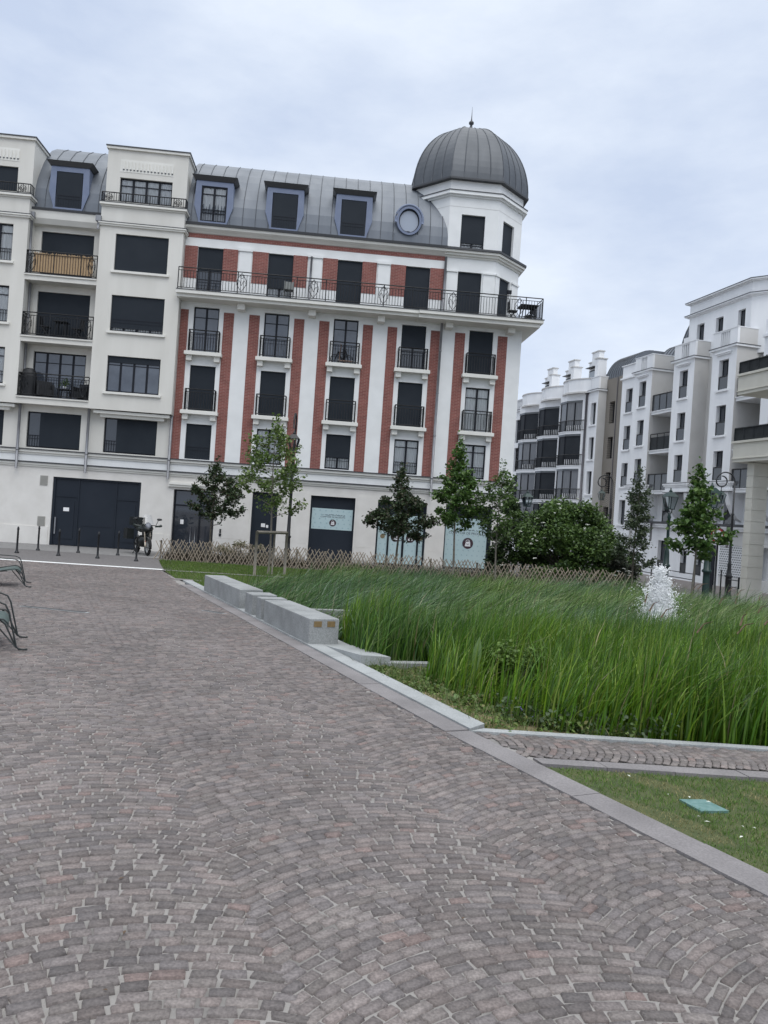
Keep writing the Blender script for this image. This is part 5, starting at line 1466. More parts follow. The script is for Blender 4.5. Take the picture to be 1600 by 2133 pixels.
def bush(base, rx, ry, h, n, leaf, pal, label, seed, flowers=0, name='shrub', cat='shrub', lumps=26, zmin=.05):
    rng = np.random.default_rng(seed); t = empty(name, base, 0, label, cat); mb = MB(); P = []
    C = []
    for i in range(lumps):
        az = rng.uniform(0, 2 * np.pi); el = math.asin(rng.uniform(.0, 1)) ; rr = rng.uniform(.62, .92)
        C.append((np.array([rx * rr * math.cos(az) * math.cos(el), ry * rr * math.sin(az) * math.cos(el), h * (zmin + (1 - zmin) * rr * math.sin(el))]), rng.uniform(.2, .36)))
    for c, rr in C:
        mid = c * np.array([.4, .4, .55]); mb.tube([(rng.normal(0, .12), rng.normal(0, .12), 0), mid, c], .03, 4, r2=.008)
    mb.build('stems', M['bark'], t)
    cnt = rng.multinomial(n, np.array([c[1] for c in C]) / sum(c[1] for c in C))
    for (c, rr), k in zip(C, cnt):
        v = rng.normal(0, 1, (k, 3)); v /= np.linalg.norm(v, axis=1)[:, None]; v[:, 2] = np.abs(v[:, 2]) * 1.0 - .3
        rad = rr * rng.uniform(.45, 1.15, k)[:, None]
        P.append(c + v * rad * np.array([rx, ry, h * .62]) + rng.normal(0, .05, (k, 3)))
    P = np.concatenate(P); P = P[P[:, 2] > .02]
    leaf_mesh('foliage', P, leaf, pal, M['leaf'], t, rng, up=.8, droop=.2)
    if flowers:
        for i in range(flowers):
            V = MB()
            c, rr = C[rng.integers(0, len(C))]; v = rng.normal(0, 1, 3); v[2] = abs(v[2]) * .8; v /= np.linalg.norm(v)
            if v[1] > .3: v[1] *= -1
            p = c + v * rr * 1.08 * np.array([rx, ry, h * .62]); s = rng.uniform(.05, .11)
            for q in range(9):
                o = rng.normal(0, .36, 2) * s; V.lathe([(s * .30, 0), (s * .22, .012), (.001, .018)], (p[0] + o[0], p[1] + o[1], p[2] + rng.uniform(-.01, .03)), 5)
            V.build('flower_head', M['petal'], t)
    return t
ELD = [[.07, .128, .03], [.09, .158, .036], [.055, .10, .026], [.118, .19, .046], [.076, .128, .052]]
bush((7.15, 29.3, gz(7.15, 29.3)), 2.3, 2.0, 3.55, 30000, .105, ELD, 'big round elder bush with white flower heads behind the lattice fence', 21, 80, 'elder_bush', 'bush', 64)
bush((5.15, 30.5, gz(5.15, 30.5)), 1.0, 1.0, 3.2, 6500, .11, [[.03, .055, .022], [.04, .07, .028], [.024, .045, .02], [.055, .085, .03]], 'tall dark shrub between the brick building corner and the elder bush', 22, 14, lumps=16)
bush((8.85, 28.0, gz(8.85, 28.0)), .65, .7, 1.5, 1700, .09, [[.05, .062, .045], [.065, .075, .05], [.085, .085, .065]], 'low greyish shrub under the narrow tree at the end of the lattice fence', 23, 10, lumps=10)
bush((-5.3, 29.3, gz(-5.3, 29.3)), 1.1, .5, .95, 1500, .07, [[.20, .19, .12], [.16, .165, .09], [.25, .23, .15]], 'low pale dried shrub showing over the lattice fence', 24, lumps=10)

# herbs, dock leaves and a bushy weed beside the kerb
rng = np.random.default_rng(31)
X, Y = scatter(HERB, 2600, rng); 
q = (X - K0.x) * KB.x + (Y - K0.y) * KB.y
k = (q > .24) & ~((rng.uniform(0, 1, len(X)) < .88) & in_poly(X, Y, DRY)); X, Y, q = X[k], Y[k], q[k]
clump = .5 + .5 * np.sin(X * 9.1 + 2 * np.sin(Y * 7)) * np.sin(Y * 8.3)
P = []
for x, y, c, qq in zip(X, Y, clump, q):
    far = max(0., min(1., ((x - K0.x) * KA.x + (y - K0.y) * KA.y - 1.4) / 1.0)); hh = (.03 + .17 * c * min(1, .25 + qq * 1.0)) * (1 - .6 * far); m = rng.integers(4, 9)
    for _ in range(m): P.append((x + rng.normal(0, .03), y + rng.normal(0, .03), gz(x, y) - .05 + hh * rng.uniform(.1, 1)))
P = np.array(P)
tag(leaf_mesh('herbs', P, .034, [[.10, .165, .035], [.125, .20, .04], [.075, .13, .03], [.16, .22, .06], [.21, .20, .08]], M['leaf'], None, rng, up=.6, vary=.5), 'low green weeds and herbs growing along the pond kerb', 'weeds', kind='stuff')
X, Y = scatter([(1.25, 7.25), (1.2, 7.9), (1.6, 7.5), (2.6, 7.15), (2.9, 6.98), (1.7, 6.98)], 900, rng)
P = np.stack([X, Y, gzn(X, Y) - .03 + rng.uniform(0, .20, 900)], 1)
tag(leaf_mesh('herbs', P, .034, [[.08, .12, .06], [.10, .14, .075], [.07, .115, .04]], M['leaf'], None, rng, up=.4, vary=.5), 'grey-green weeds at the foot of the near reeds', 'weeds', kind='stuff')
tag(blades('wild_grass', *(lambda a: (a[0], a[1], gzn(a[0], a[1]) - .05))(scatter(HERB, 1500, rng)), rng.uniform(.06, .26, 1500), rng.uniform(.004, .008, 1500), rng.uniform(.1, .9, 1500), rng.uniform(0, 6.28, 1500), pal_cols(1500, [[.09, .15, .03], [.12, .18, .05], [.07, .12, .03], [.22, .20, .10]], rng), M['blade'], 3, 33), 'loose wild grass among the weeds beside the pond kerb', 'grass', kind='stuff')
def big_leaf(mb, base, d, L, W, bend, tilt=0):
    d = Vector(d).normalized(); side = d.cross(Vector((0, 0, 1)));
    if side.length < .2: side = Vector((1, 0, 0))
    side.normalize(); side = (side + Vector((0, 0, tilt))).normalized()
    b = Vector(base); vs = []
    N = 9
    for i in range(N):
        t = i / (N - 1); w = W * math.sin(math.pi * min(1, t * .96 + .03)) ** .8 * .5
        c = b + d * L * t + Vector((0, 0, -bend * L * t * t)); nrm = side.cross(d)
        vs += [c - side * w + nrm * w * .3, c, c + side * w + nrm * w * .3]
    mb.add(vs, [f for i in range(N - 1) for f in ((3 * i, 3 * i + 1, 3 * i + 4, 3 * i + 3), (3 * i + 1, 3 * i + 2, 3 * i + 5, 3 * i + 4))], 0, True)
dock_m = mat('dock_leaf', (.10, .17, .05), (.14, .22, .075), 25, .55)
dk = empty('dock_plant', (1.0, 8.1, -.2), 0, 'broad-leaved dock with big pale leaves at the edge of the reeds', 'plant')
for base, d, L, W, bend in (((-.04, 0, .08), (-.3, -.5, .42), .26, .10, .5), ((-.12, .45, .2), (-.25, 0, 1), .34, .075, .1), ((.12, .5, .22), (.1, .1, 1), .46, .10, .05), ((.1, .1, .05), (.5, -.5, .35), .26, .10, .4), ((-.2, .1, .02), (-.8, .1, .3), .22, .09, .4)):
    mb = MB(); big_leaf(mb, base, d, L, W, bend); mb.tube([(0, .2, 0), base], .008, 4); mb.build('leaf', dock_m, dk)
bush((1.60, 8.75, gz(1.6, 8.7) - .1), .36, .32, .80, 3200, .042, [[.10, .175, .03], [.13, .21, .04], [.08, .14, .025]], 'bright green bushy weed standing out among the near reeds', 25, lumps=12, name='bushy_weed', cat='plant')
mb = MB(); 
rngp = random.Random(5)
for i in range(26):
    x, y = rngp.uniform(1.3, 3.0), rngp.uniform(7.02, 7.7); z = gz(x, y) + rngp.uniform(.02, .22)
    mb.tube([(x, y, gz(x, y) - .1), (x, y, z)], .003, 3); 
    for k in range(3): mb.lathe([(.001, -.006), (.008, 0), (.001, .006)], (x + rngp.uniform(-.01, .01), y + rngp.uniform(-.01, .01), z - k * .012), 5, 1)
tag(mb.build('wild_flowers', [dock_m, M['purple']]), 'tiny violet wild flowers at the foot of the near reeds', 'flowers', kind='stuff')

# dark seed heads on thin stalks among the right-hand reeds
mb = MB(); rgs = random.Random(12)
for i in range(46):
    x, y = (rgs.uniform(6.2, 10.5), rgs.uniform(11.0, 19.0)) if i > 16 else (rgs.uniform(3.4, 7.5), rgs.uniform(7.4, 11)); z1 = float(ztop(y, x)) + rgs.uniform(.12, .38); lx = rgs.uniform(.05, .3)
    mb.tube([(x, y, z1 - .9), (x + lx * .4, y, z1 - .3), (x + lx, y, z1)], .004, 3); mb.tube([(x + lx * .8, y, z1 - .08), (x + lx * 1.1, y, z1 + .03), (x + lx * 1.5, y, z1 + .06)], .012, 4, 1, r2=.003)
tag(mb.build('seed_heads', [dock_m, M['wood_dark']]), 'dark seed heads on thin stalks above the reeds', 'reeds', kind='stuff')

# ------------------------------------------------------------------ fence of split pickets
FP = [(-8.08, 28.15), (-1.0, 28.15), (4.4, 26.5), (8.25, 25.8)]
fence = empty('lattice_fence', (0, 0, 0), 0, 'low fence of crossed weathered split pickets between lawn and street', 'fence')
rg = random.Random(4); seglen = [math.dist(FP[i], FP[i + 1]) for i in range(3)]; TOT = sum(seglen)
def fpt(s):
    s = max(0, min(TOT - 1e-4, s)); i = 0
    while s > seglen[i]: s -= seglen[i]; i += 1
    a, b = Vector(FP[i]), Vector(FP[i + 1]); d = (b - a).normalized(); p = a + d * s; return p, d
s, k = 0., 0; mb = MB(); nsec = 0
while s < TOT:
    for sg in (-1, 1):
        p, d = fpt(s + rg.uniform(-.03, .03)); hh = rg.uniform(.66, .80); lean = sg * rg.uniform(.16, .25)
        g = gz(p.x, p.y); nrm = Vector((d.y, -d.x)); o = nrm * (.018 * sg)
        a = (p.x + o.x - d.x * lean, p.y + o.y - d.y * lean, g - .02); b = (p.x + o.x + d.x * lean, p.y + o.y + d.y * lean, g + hh)
        mb.tube([a, b], rg.uniform(.014, .022), 5, r2=rg.uniform(.011, .018), smooth=False)
    s += rg.uniform(.11, .15); k += 1
    if k % 24 == 0 or s >= TOT: mb.build('lattice_panel', M['wood'], fence); mb = MB()
for i in range(11):
    p, d = fpt(TOT * i / 10); g = gz(p.x, p.y); MB().tube([(p.x, p.y + .05, g - .1), (p.x, p.y + .05, g + .70)], .035, 6).build('post', M['stake'], fence)
# dry undergrowth along the fence
rng = np.random.default_rng(41); S = rng.uniform(0, TOT, 7500); pts = [fpt(x) for x in S]
X = np.array([p.x for p, d in pts]); Y = np.array([p.y for p, d in pts]) + rng.uniform(.12, 1.1, len(S))
tag(blades('dry_undergrowth', X, Y, gzn(X, Y), rng.uniform(.2, .62, len(S)), rng.uniform(.010, .022, len(S)), rng.uniform(.1, .8, len(S)), rng.uniform(0, 6.28, len(S)), pal_cols(len(S), [[.055, .042, .028], [.08, .062, .04], [.04, .032, .022], [.05, .055, .028], [.13, .11, .07]], rng), M['blade'], 3, 42), 'dry brown undergrowth behind the lattice fence', 'undergrowth', kind='stuff')

# ------------------------------------------------------------------ stone benches and low walls by the pond
def stone(s0, s1, q0, q1, h, label, name='stone_bench', cat='bench', z0=.02):
    mb = MB(); c = [kp(s0, q0), kp(s1, q0), kp(s1, q1), kp(s0, q1)]
    cx = sum(p[0] for p in c) / 4; cy = sum(p[1] for p in c) / 4
    e = empty(name, (cx, cy, gz(cx, cy) + z0), 0, label, cat)
    vs = [(x - cx, y - cy, gz(x, y) - gz(cx, cy)) for x, y in c]; vs += [(x, y, z + h) for x, y, z in vs]
    mb.add(vs, [(3, 2, 1, 0)[::-1] if False else (0, 1, 2, 3), (7, 6, 5, 4), (1, 0, 4, 5), (2, 1, 5, 6), (3, 2, 6, 7), (0, 3, 7, 4)])
    o = mb.build('block', M['granite'], e)
    import bmesh
    bm = bmesh.new(); bm.from_mesh(o.data); bmesh.ops.recalc_face_normals(bm, faces=bm.faces); bm.to_mesh(o.data); bm.free()
    bv = o.modifiers.new('soft edge', 'BEVEL'); bv.width = .012; bv.segments = 2
    return e
BQ0, BQ1 = .02, .47
d_ = stone(4.42, 6.72, BQ0, BQ1, .37, 'long pale granite bench nearest the camera with two small brass plates on its end')
stone(6.90, 7.22, BQ0, BQ1, .37, 'short granite block right behind the nearest long bench')
stone(7.50, 7.98, BQ0, BQ1, .37, 'short granite block close to the farther long bench')
stone(8.42, 11.65, BQ0, BQ1, .37, 'long granite bench farthest from the camera beside the far lawn')
c0 = Vector(kp(4.42, (BQ0 + BQ1) / 2)); ctr = Vector((d_.location.x, d_.location.y))
for f in (-.10, .10):
    p = c0 + KB * f - ctr
    xf = Matrix.Translation((p.x, p.y, 0)) @ Matrix.Rotation(math.atan2(KB.y, KB.x), 4, 'Z')
    MB().box(-.058, .058, -.008, -.0012, .255 + gz(*c0) - gz(*ctr), .335 + gz(*c0) - gz(*ctr)).build('brass_plate', M['brass'], d_, xf)
def low_wall(a, b, w, ztop, th, label):
    a, b = Vector(a), Vector(b); d = (b - a).normalized(); n_ = Vector((-d.y, d.x)) * w; mb = MB()
    c = [a, b, b + n_, a + n_]; vs = [(p.x, p.y, ztop) for p in c] + [(p.x, p.y, ztop - th) for p in c]
    mb.add(vs, [(0, 1, 2, 3), (7, 6, 5, 4), (4, 5, 1, 0), (5, 6, 2, 1), (6, 7, 3, 2), (7, 4, 0, 3)])
    tag(mb.build('low_wall', M['granite']), label, 'wall')
low_wall((-.06, 9.66), (1.1, 9.95), .16, -.115, .15, 'low granite wall jutting into the reeds from the near end of the bench ledge')
low_wall((-2.0, 13.5), (.1, 14.05), .16, -.02, .17, 'low granite wall jutting into the reeds behind the two short blocks')

# drains, utility cover
def drain(c, ang, L, W, label):
    e = empty('drain_cover', (c[0], c[1], gz(*c) + .012), ang, label, 'drain'); 
    mb = MB(); mb.box(-L / 2, L / 2, -W / 2, W / 2, 0, .004); mb.build('frame', M['kerb'], e)
    MB().box(-L / 2 + .02, L / 2 - .04, -W / 2 + .02, W / 2 - .02, .0045, .007).build('grate', M['flash'], e)
drain((-2.92, 13.80), R(-30), .52, .12, 'small slot drain in the setts left of the near bench')
drain((-5.35, 12.75), R(-12), 1.25, .12, 'long slot drain in the setts behind the nearest metal chair')
cov = MB(); c4 = [(2.17, 5.32), (2.36, 5.35), (2.44, 5.15), (2.235, 5.11)]
vs = [(x, y, gz(x, y) + .004) for x, y in c4] + [(x, y, gz(x, y) - .03) for x, y in c4]
cov.add(vs, [(3, 2, 1, 0), (0, 1, 5, 4), (1, 2, 6, 5), (2, 3, 7, 6), (3, 0, 4, 7)])
tag(cov.build('utility_cover', M['cover']), 'faded turquoise utility cover set in the near lawn', 'cover')

# fallen petals and bits of leaf on the lawn edge and the setts
mb = MB(); rgl = random.Random(71)
for i in range(90):
    if i < 30: s_ = rgl.uniform(-4.5, -.3); x, y = kp(s_, rgl.uniform(.02, .9)); zz = .02
    else: y = rgl.uniform(2.6, 12); x = rgl.uniform(-.5 * y, .2 * y); zz = .016
    if i >= 60: continue
    if i >= 30 and (Vector((x, y)) - K0).dot(KB) > -.3: continue
    a = rgl.uniform(0, 6.28); L = rgl.uniform(.008, .022); c_, s_ = math.cos(a) * L, math.sin(a) * L; z = gz(x, y) + zz
    mb.add([(x - c_, y - s_, z), (x + s_ * .4, y - c_ * .4, z + .004), (x + c_, y + s_, z + .002), (x - s_ * .4, y + c_ * .4, z + .005)], [(0, 1, 2, 3)], 0 if i < 30 else 1)
tag(mb.build('fallen_petals', [M['petal'], M['wood_dark']]), 'tiny fallen petals and bits of leaf on lawn edge and setts', 'litter', kind='stuff')

# stake frame of the slender tree
sf = empty('tree_stakes', (-3.5, 23.8, gz(-3.5, 23.8)), 0, 'grey wooden stake frame around the slender tree on the far lawn', 'tree support')
for x, y in ((-.28, -.6), (.48, .55)): MB().tube([(x, y, -.02), (x, y, 1.36)], .045, 7).build('post', M['stake'], sf)
MB().bar((-.28, -.6, 1.33), (.48, .55, 1.33), .07).build('crossbar', M['stake'], sf)
MB().tube([(.12, .25, 0), (.13, .25, 1.3)], .03, 6).build('brace', M['stake'], sf)

# ------------------------------------------------------------------ bollards, barriers, sign
def bollard():
    t = empty('bollard'); MB().lathe([(.075, -.02), (.075, .03), (.05, .06), (.036, .12), (.032, .80), (.042, .81), (.042, .84), (.030, .86), (.034, .89), (.001, .92)], (0, 0, 0), 10).build('post', M['iron'], t); return t
def copy_thing(o):
    c = o.copy(); COL.objects.link(c)
    for ch in list(o.children):
        d = ch.copy(); COL.objects.link(d); d.parent = c
        for g_ in ch.children:
            e = g_.copy(); COL.objects.link(e); e.parent = d
    return c
b0 = bollard()
BOL = [(-12.49, 26.38, 'front row, leftmost, left of the vents'), (-11.06, 26.38, 'front row, second from the left, by the gate edge'), (-9.71, 26.37, 'front row, third from the left, before the gate middle'), (-8.35, 26.28, 'front row, rightmost, in front of the motorcycle'),
       (-12.78, 28.64, 'back row, leftmost, under the wall vents'), (-11.35, 28.82, 'back row, middle one, before the left half of the gate'), (-9.86, 28.82, 'back row, rightmost, before the right half of the gate')]
for i, (x, y, l) in enumerate(BOL):
    o = b0 if i == 0 else copy_thing(b0); o.location = (x, y, gz(x, y)); tag(o, 'slim black bollard: ' + l, 'bollard', 'bollards before the garage gate')
def barrier(pts, label, h=1.0):
    a = pts[0]; e = empty('street_barrier', (a[0], a[1], gz(*a)), 0, label, 'barrier', 'black barriers along the street')
    for x, y in pts: MB().tube([(x - a[0], y - a[1], -.05 + gz(x, y) - gz(*a)), (x - a[0], y - a[1], h + .12 + gz(x, y) - gz(*a))], .035, 7).build('post', M['iron'], e)
    for z in (h - .02, h - .32):
        MB().tube([(x - a[0], y - a[1], z + gz(x, y) - gz(*a)) for x, y in pts], .025, 6).build('rail', M['iron'], e)
barrier([(14.47, 31.0), (15.72, 34.7)], 'black two-rail barrier beside the stone pillar')
barrier([(15.9, 38.9), (15.2, 41.5), (14.6, 44.2)], 'black two-rail barrier behind the big maple')
for x, y, l in ((16.05, 36.2, 'tall thin black street post left of the curled lamp'), (14.2, 40.3, 'thin black street post seen through the fountain spray'), (12.4, 44.5, 'thin black street post left of the fountain near the narrow tree')):
    e = empty('street_post', (x, y, gz(x, y)), 0, l, 'post'); MB().lathe([(.05, -.05), (.035, .1), (.032, 1.25), (.045, 1.27), (.03, 1.36), (.001, 1.4)], (0, 0, 0), 8).build('post', M['iron'], e)
sg = empty('no_left_turn_sign', (14.98, 34.4, gz(14.98, 34.4)), R(-48), 'round red-rimmed no left turn sign on a dark pole', 'road sign')
MB().tube([(0, .04, -.05), (0, .04, 3.3)], .045, 8).build('pole', M['iron'], sg)
def sdisc(mb, r, y0, y1, z, n=28): return mb.extrude_y([(r * math.cos(2 * math.pi * k / n), z + r * math.sin(2 * math.pi * k / n)) for k in range(n)], y0, y1)
pl = sdisc(MB(), .32, -.03, -.005, 2.86).build('sign_plate', M['red'], sg)
sdisc(MB(), .245, -.034, -.0305, 2.86).build('sign_face', M['sign_white'], pl)
ar = MB(); ar.extrude_y([(.05, 2.66), (.12, 2.66), (.12, 2.90), (.06, 2.98), (-.06, 2.98), (-.06, 3.05), (-.18, 2.945), (-.06, 2.84), (-.06, 2.91), (.03, 2.91), (.05, 2.88)], -.037, -.0345)
ar.build('arrow', M['iron'], pl)
MB().extrude_y([(-.20, 3.04), (-.16, 3.08), (.20, 2.68), (.16, 2.64)], -.041, -.0375).build('slash', M['red'], pl)
sdisc(MB(), .33, .085, .10, 2.86).build('back_plate', M['iron'], sg)

# ------------------------------------------------------------------ street lamps
def lantern(parent, c, s=1.0, mt='iron', name='lantern'):
    """four-sided tapering lantern hanging at c (its roof centre)"""
    x, y, z = c; mb = MB(); a, b = .19 * s, .11 * s; hgt = .42 * s
    mb.add([(x - a * 1.15, y - a * 1.15, z), (x + a * 1.15, y - a * 1.15, z), (x + a * 1.15, y + a * 1.15, z), (x - a * 1.15, y + a * 1.15, z), (x - .08 * s, y - .08 * s, z + .17 * s), (x + .08 * s, y - .08 * s, z + .17 * s), (x + .08 * s, y + .08 * s, z + .17 * s), (x - .08 * s, y + .08 * s, z + .17 * s)],
           [(3, 2, 1, 0), (4, 5, 6, 7), (0, 1, 5, 4), (1, 2, 6, 5), (2, 3, 7, 6), (3, 0, 4, 7)])
    mb.lathe([(.05 * s, .17 * s), (.07 * s, .2 * s), (.03 * s, .25 * s), (.02 * s, .32 * s)], (x, y, z), 8)
    for sx in (-1, 1):
        for sy in (-1, 1): mb.bar((x + sx * a, y + sy * a, z), (x + sx * b, y + sy * b, z - hgt), .03 * s)
    mb.box(x - b * 1.15, x + b * 1.15, y - b * 1.15, y + b * 1.15, z - hgt - .03 * s, z - hgt)
    l = mb.build(name, M[mt], parent)
    g = MB(); g.add([(x - a, y - a, z - .002), (x + a, y - a, z - .002), (x + a, y + a, z - .002), (x - a, y + a, z - .002), (x - b, y - b, z - hgt), (x + b, y - b, z - hgt), (x + b, y + b, z - hgt), (x - b, y + b, z - hgt)], [(0, 1, 5, 4), (1, 2, 6, 5), (2, 3, 7, 6), (3, 0, 4, 7)])
    g.build('lantern_glass', M['lamp_glass'], l); return l
def arc(c, r, a0, a1, n, plane='x'):
    return [(c[0] + (r * math.cos(a) if plane == 'x' else 0), c[1] + (r * math.cos(a) if plane == 'y' else 0), c[2] + r * math.sin(a)) for a in [a0 + (a1 - a0) * i / n for i in range(n + 1)]]
# double lantern lamp before the brick facade
lx, ly = -3.62, 29.6; g0 = gz(lx, ly)
L1 = empty('street_lamp', (lx, ly, g0), R(0), 'black double-lantern street lamp rising behind the slender tree', 'street lamp')
MB().lathe([(.16, -.05), (.16, .12), (.12, .2), (.11, .55), (.15, .6), (.10, .68), (.085, 1.05), (.12, 1.1), (.075, 1.18), (.06, 1.9), (.06, 3.2), (.085, 3.25), (.05, 3.32), (.045, 4.6), (.06, 4.65), (.03, 4.75)], (0, 0, 0), 12).build('pole', M['iron'], L1)
mb = MB(); mb.tube([(0, 0, 4.6), (.02, 0, 5.3)] + arc((.02 + .0, -.36, 5.45), .36, 0, math.pi * .98, 12, 'y') + [(.03, -.73, 5.2)], .032, 7)
mb.tube([(0, 0, 4.3), (.01, -.2, 4.9), (.02, -.12, 5.4)], .022, 6)
mb.build('arm', M['iron'], L1); lantern(L1, (.06, -.73, 4.82), 1.0)
MB().tube([(0, 0, 3.75), (-.1, .15, 3.95), (-.18, .3, 3.85), (-.2, .34, 3.7)], .025, 6).build('arm', M['iron'], L1); lantern(L1, (-.2, .34, 3.42), .9)
# lamps with a curled arm
def curl_lamp(base, h, r, ang, label, flip=1):
    e = empty('street_lamp', (base[0], base[1], gz(*base)), ang, label, 'street lamp')
    MB().lathe([(.20, -.05), (.20, .10), (.15, .2), (.15, 1.05), (.19, 1.1), (.13, 1.2), (.085, 1.6), (.11, 1.7), (.07, 1.8), (.055, h * .66), (.08, h * .67), (.045, h * .68), (.042, h - r)], (0, 0, 0), 12).build('pole', M['iron'], e)
    pts = [(0, 0, h - r - .02)] + arc((-r, 0, h - r), r, 0, math.pi * 1.0, 16) + arc((-r * 1.42, 0, h - r * 1.0), r * .58, math.pi, math.pi * 2.5, 16)[1:]
    mb = MB(); mb.tube(pts, .034, 7); mb.build('curled_arm', M['iron'], e)
    zl = h - r - r * .58
    MB().tube([(-r * 1.42, 0, zl), (-r * 1.42, 0, zl - .2)], .02, 6).build('hanger', M['iron'], e)
    lantern(e, (-r * 1.42, 0, zl - .42), .95, 'post_green'); return e
curl_lamp((17.45, 38.5), 6.3, .46, R(0), 'black street lamp with a big curled arm beside the stone pillar')
curl_lamp((14.15, 48.0), 6.3, .46, R(0), 'distant black street lamp whose curled arm rises above the elder bush')
# green cast lamps with a thick foot
def green_lamp(base, h, label, lantern_dx=0., s=1.1):
    e = empty('street_lamp', (base[0], base[1], gz(*base)), R(15), label, 'street lamp')
    MB().lathe([(.16, -.05), (.16, .06), (.14, .12), (.12, .25), (.11, .9), (.11, 1.05), (.16, 1.07), (.16, 1.13), (.115, 1.17), (.10, 1.6), (.085, 1.7), (.06, 1.78), (.055, h - .5), (.085, h - .45), (.05, h - .35), (.06, h - .3)], (0, 0, 0), 14).build('pole', M['post_green'], e)
    mb = MB(); 
    for a in (0, math.pi / 2, math.pi, math.pi * 1.5):
        mb.tube([(0, 0, h - .32), (.10 * math.cos(a), .1 * math.sin(a), h - .26), (.13 * math.cos(a), .13 * math.sin(a), h - .12)], .015, 5)
    mb.build('cradle', M['post_green'], e)
    lantern(e, (0, 0, h + .36), s, 'post_green'); return e
green_lamp((10.86, 25.6), 3.35, 'dark green lamp post with a thick foot in front of the stone pillar', s=1.1)
green_lamp((11.2, 30.2), 3.45, 'dark green lamp post half hidden by the fountain', s=1.1)
green_lamp((5.9, 31.9), 3.0, 'dark lamp post half sunk in the elder bush', s=.9)

# ------------------------------------------------------------------ fountain
rng = np.random.default_rng(77)
ft = empty('fountain', (5.90, 16.2, -.55), 0, 'white foaming fountain jet rising out of the reeds', 'fountain')
def drops(name, P, S, parent):
    n = len(P); o = np.array([[1, 0, 0], [-1, 0, 0], [0, 1, 0], [0, -1, 0], [0, 0, 1], [0, 0, -1]], float)
    V = P[:, None, :] + o[None] * S[:, None, None] * (1 + rng.normal(0, .18, (n, 6, 1)))
    T = np.array([[0, 2, 4], [2, 1, 4], [1, 3, 4], [3, 0, 4], [2, 0, 5], [1, 2, 5], [3, 1, 5], [0, 3, 5]])
    F = ((np.arange(n) * 6)[:, None, None] + T[None]).reshape(-1, 3)
    return np_mesh(name, V.reshape(-1, 3), F, M['foam'], parent, None, True)
def spray(nc, per, H, vr, sp, jx=0, tmin=0.):
    """clusters of drops strung along ballistic paths"""
    g = 9.8; vz = np.sqrt(2 * g * H * rng.uniform(.30, 1.0, nc) ** .8); a = rng.uniform(0, 2 * np.pi, nc); v = np.abs(rng.normal(0, vr, nc)) * (1.25 - .6 * vz / vz.max())
    t = rng.uniform(tmin, 1.92, nc) * vz / g
    C = np.stack([(v * np.cos(a) + jx) * t, v * np.sin(a) * t, vz * t - g * t * t / 2], 1)
    V = np.stack([v * np.cos(a) + jx, v * np.sin(a), vz - g * t], 1)
    k = np.repeat(np.arange(nc), per); dt = rng.normal(0, .022, len(k))[:, None]
    return C[k] + V[k] * dt + rng.normal(0, 1, (len(k), 3)) * sp * (.5 + 1.2 * (t / t.max())[k])[:, None]
P = np.concatenate([spray(2600, 10, 1.58, .20, .030), spray(1300, 8, 1.15, .44, .034), spray(150, 14, 1.38, .10, .016, .34), spray(120, 14, 1.25, .08, .016, -.42)])
P = P[P[:, 2] > -.1]
core = []; nn_, mm_ = 26, 22; Vc = []
for j in range(mm_):
    f = j / (mm_ - 1)
    for k in range(nn_):
        a_ = 2 * math.pi * k / nn_; r_ = (.40 * (1 - f) ** 1.15 + .012) * (1 + .16 * math.sin(a_ * 4 + j * 1.7) + .12 * math.sin(a_ * 9 - j * 2.3) + rng.normal(0, .07))
        Vc.append((r_ * math.cos(a_) - .02 * f, r_ * math.sin(a_), 1.44 * f - .1 + rng.normal(0, .012)))
MB().add(Vc, [(j * nn_ + k, j * nn_ + (k + 1) % nn_, (j + 1) * nn_ + (k + 1) % nn_, (j + 1) * nn_ + k) for j in range(mm_ - 1) for k in range(nn_)], 0, True).build('jet_core', M['foam'], ft)
drops('jet', P, rng.uniform(.004, .0155, len(P)), ft)
P = np.concatenate([spray(420, 7, 1.2, .62, .05), spray(260, 5, .95, .95, .06), spray(120, 4, 1.35, .35, .05, .3)]); P = P[P[:, 2] > -.1]
drops('droplets', P, rng.uniform(.003, .012, len(P)), ft)

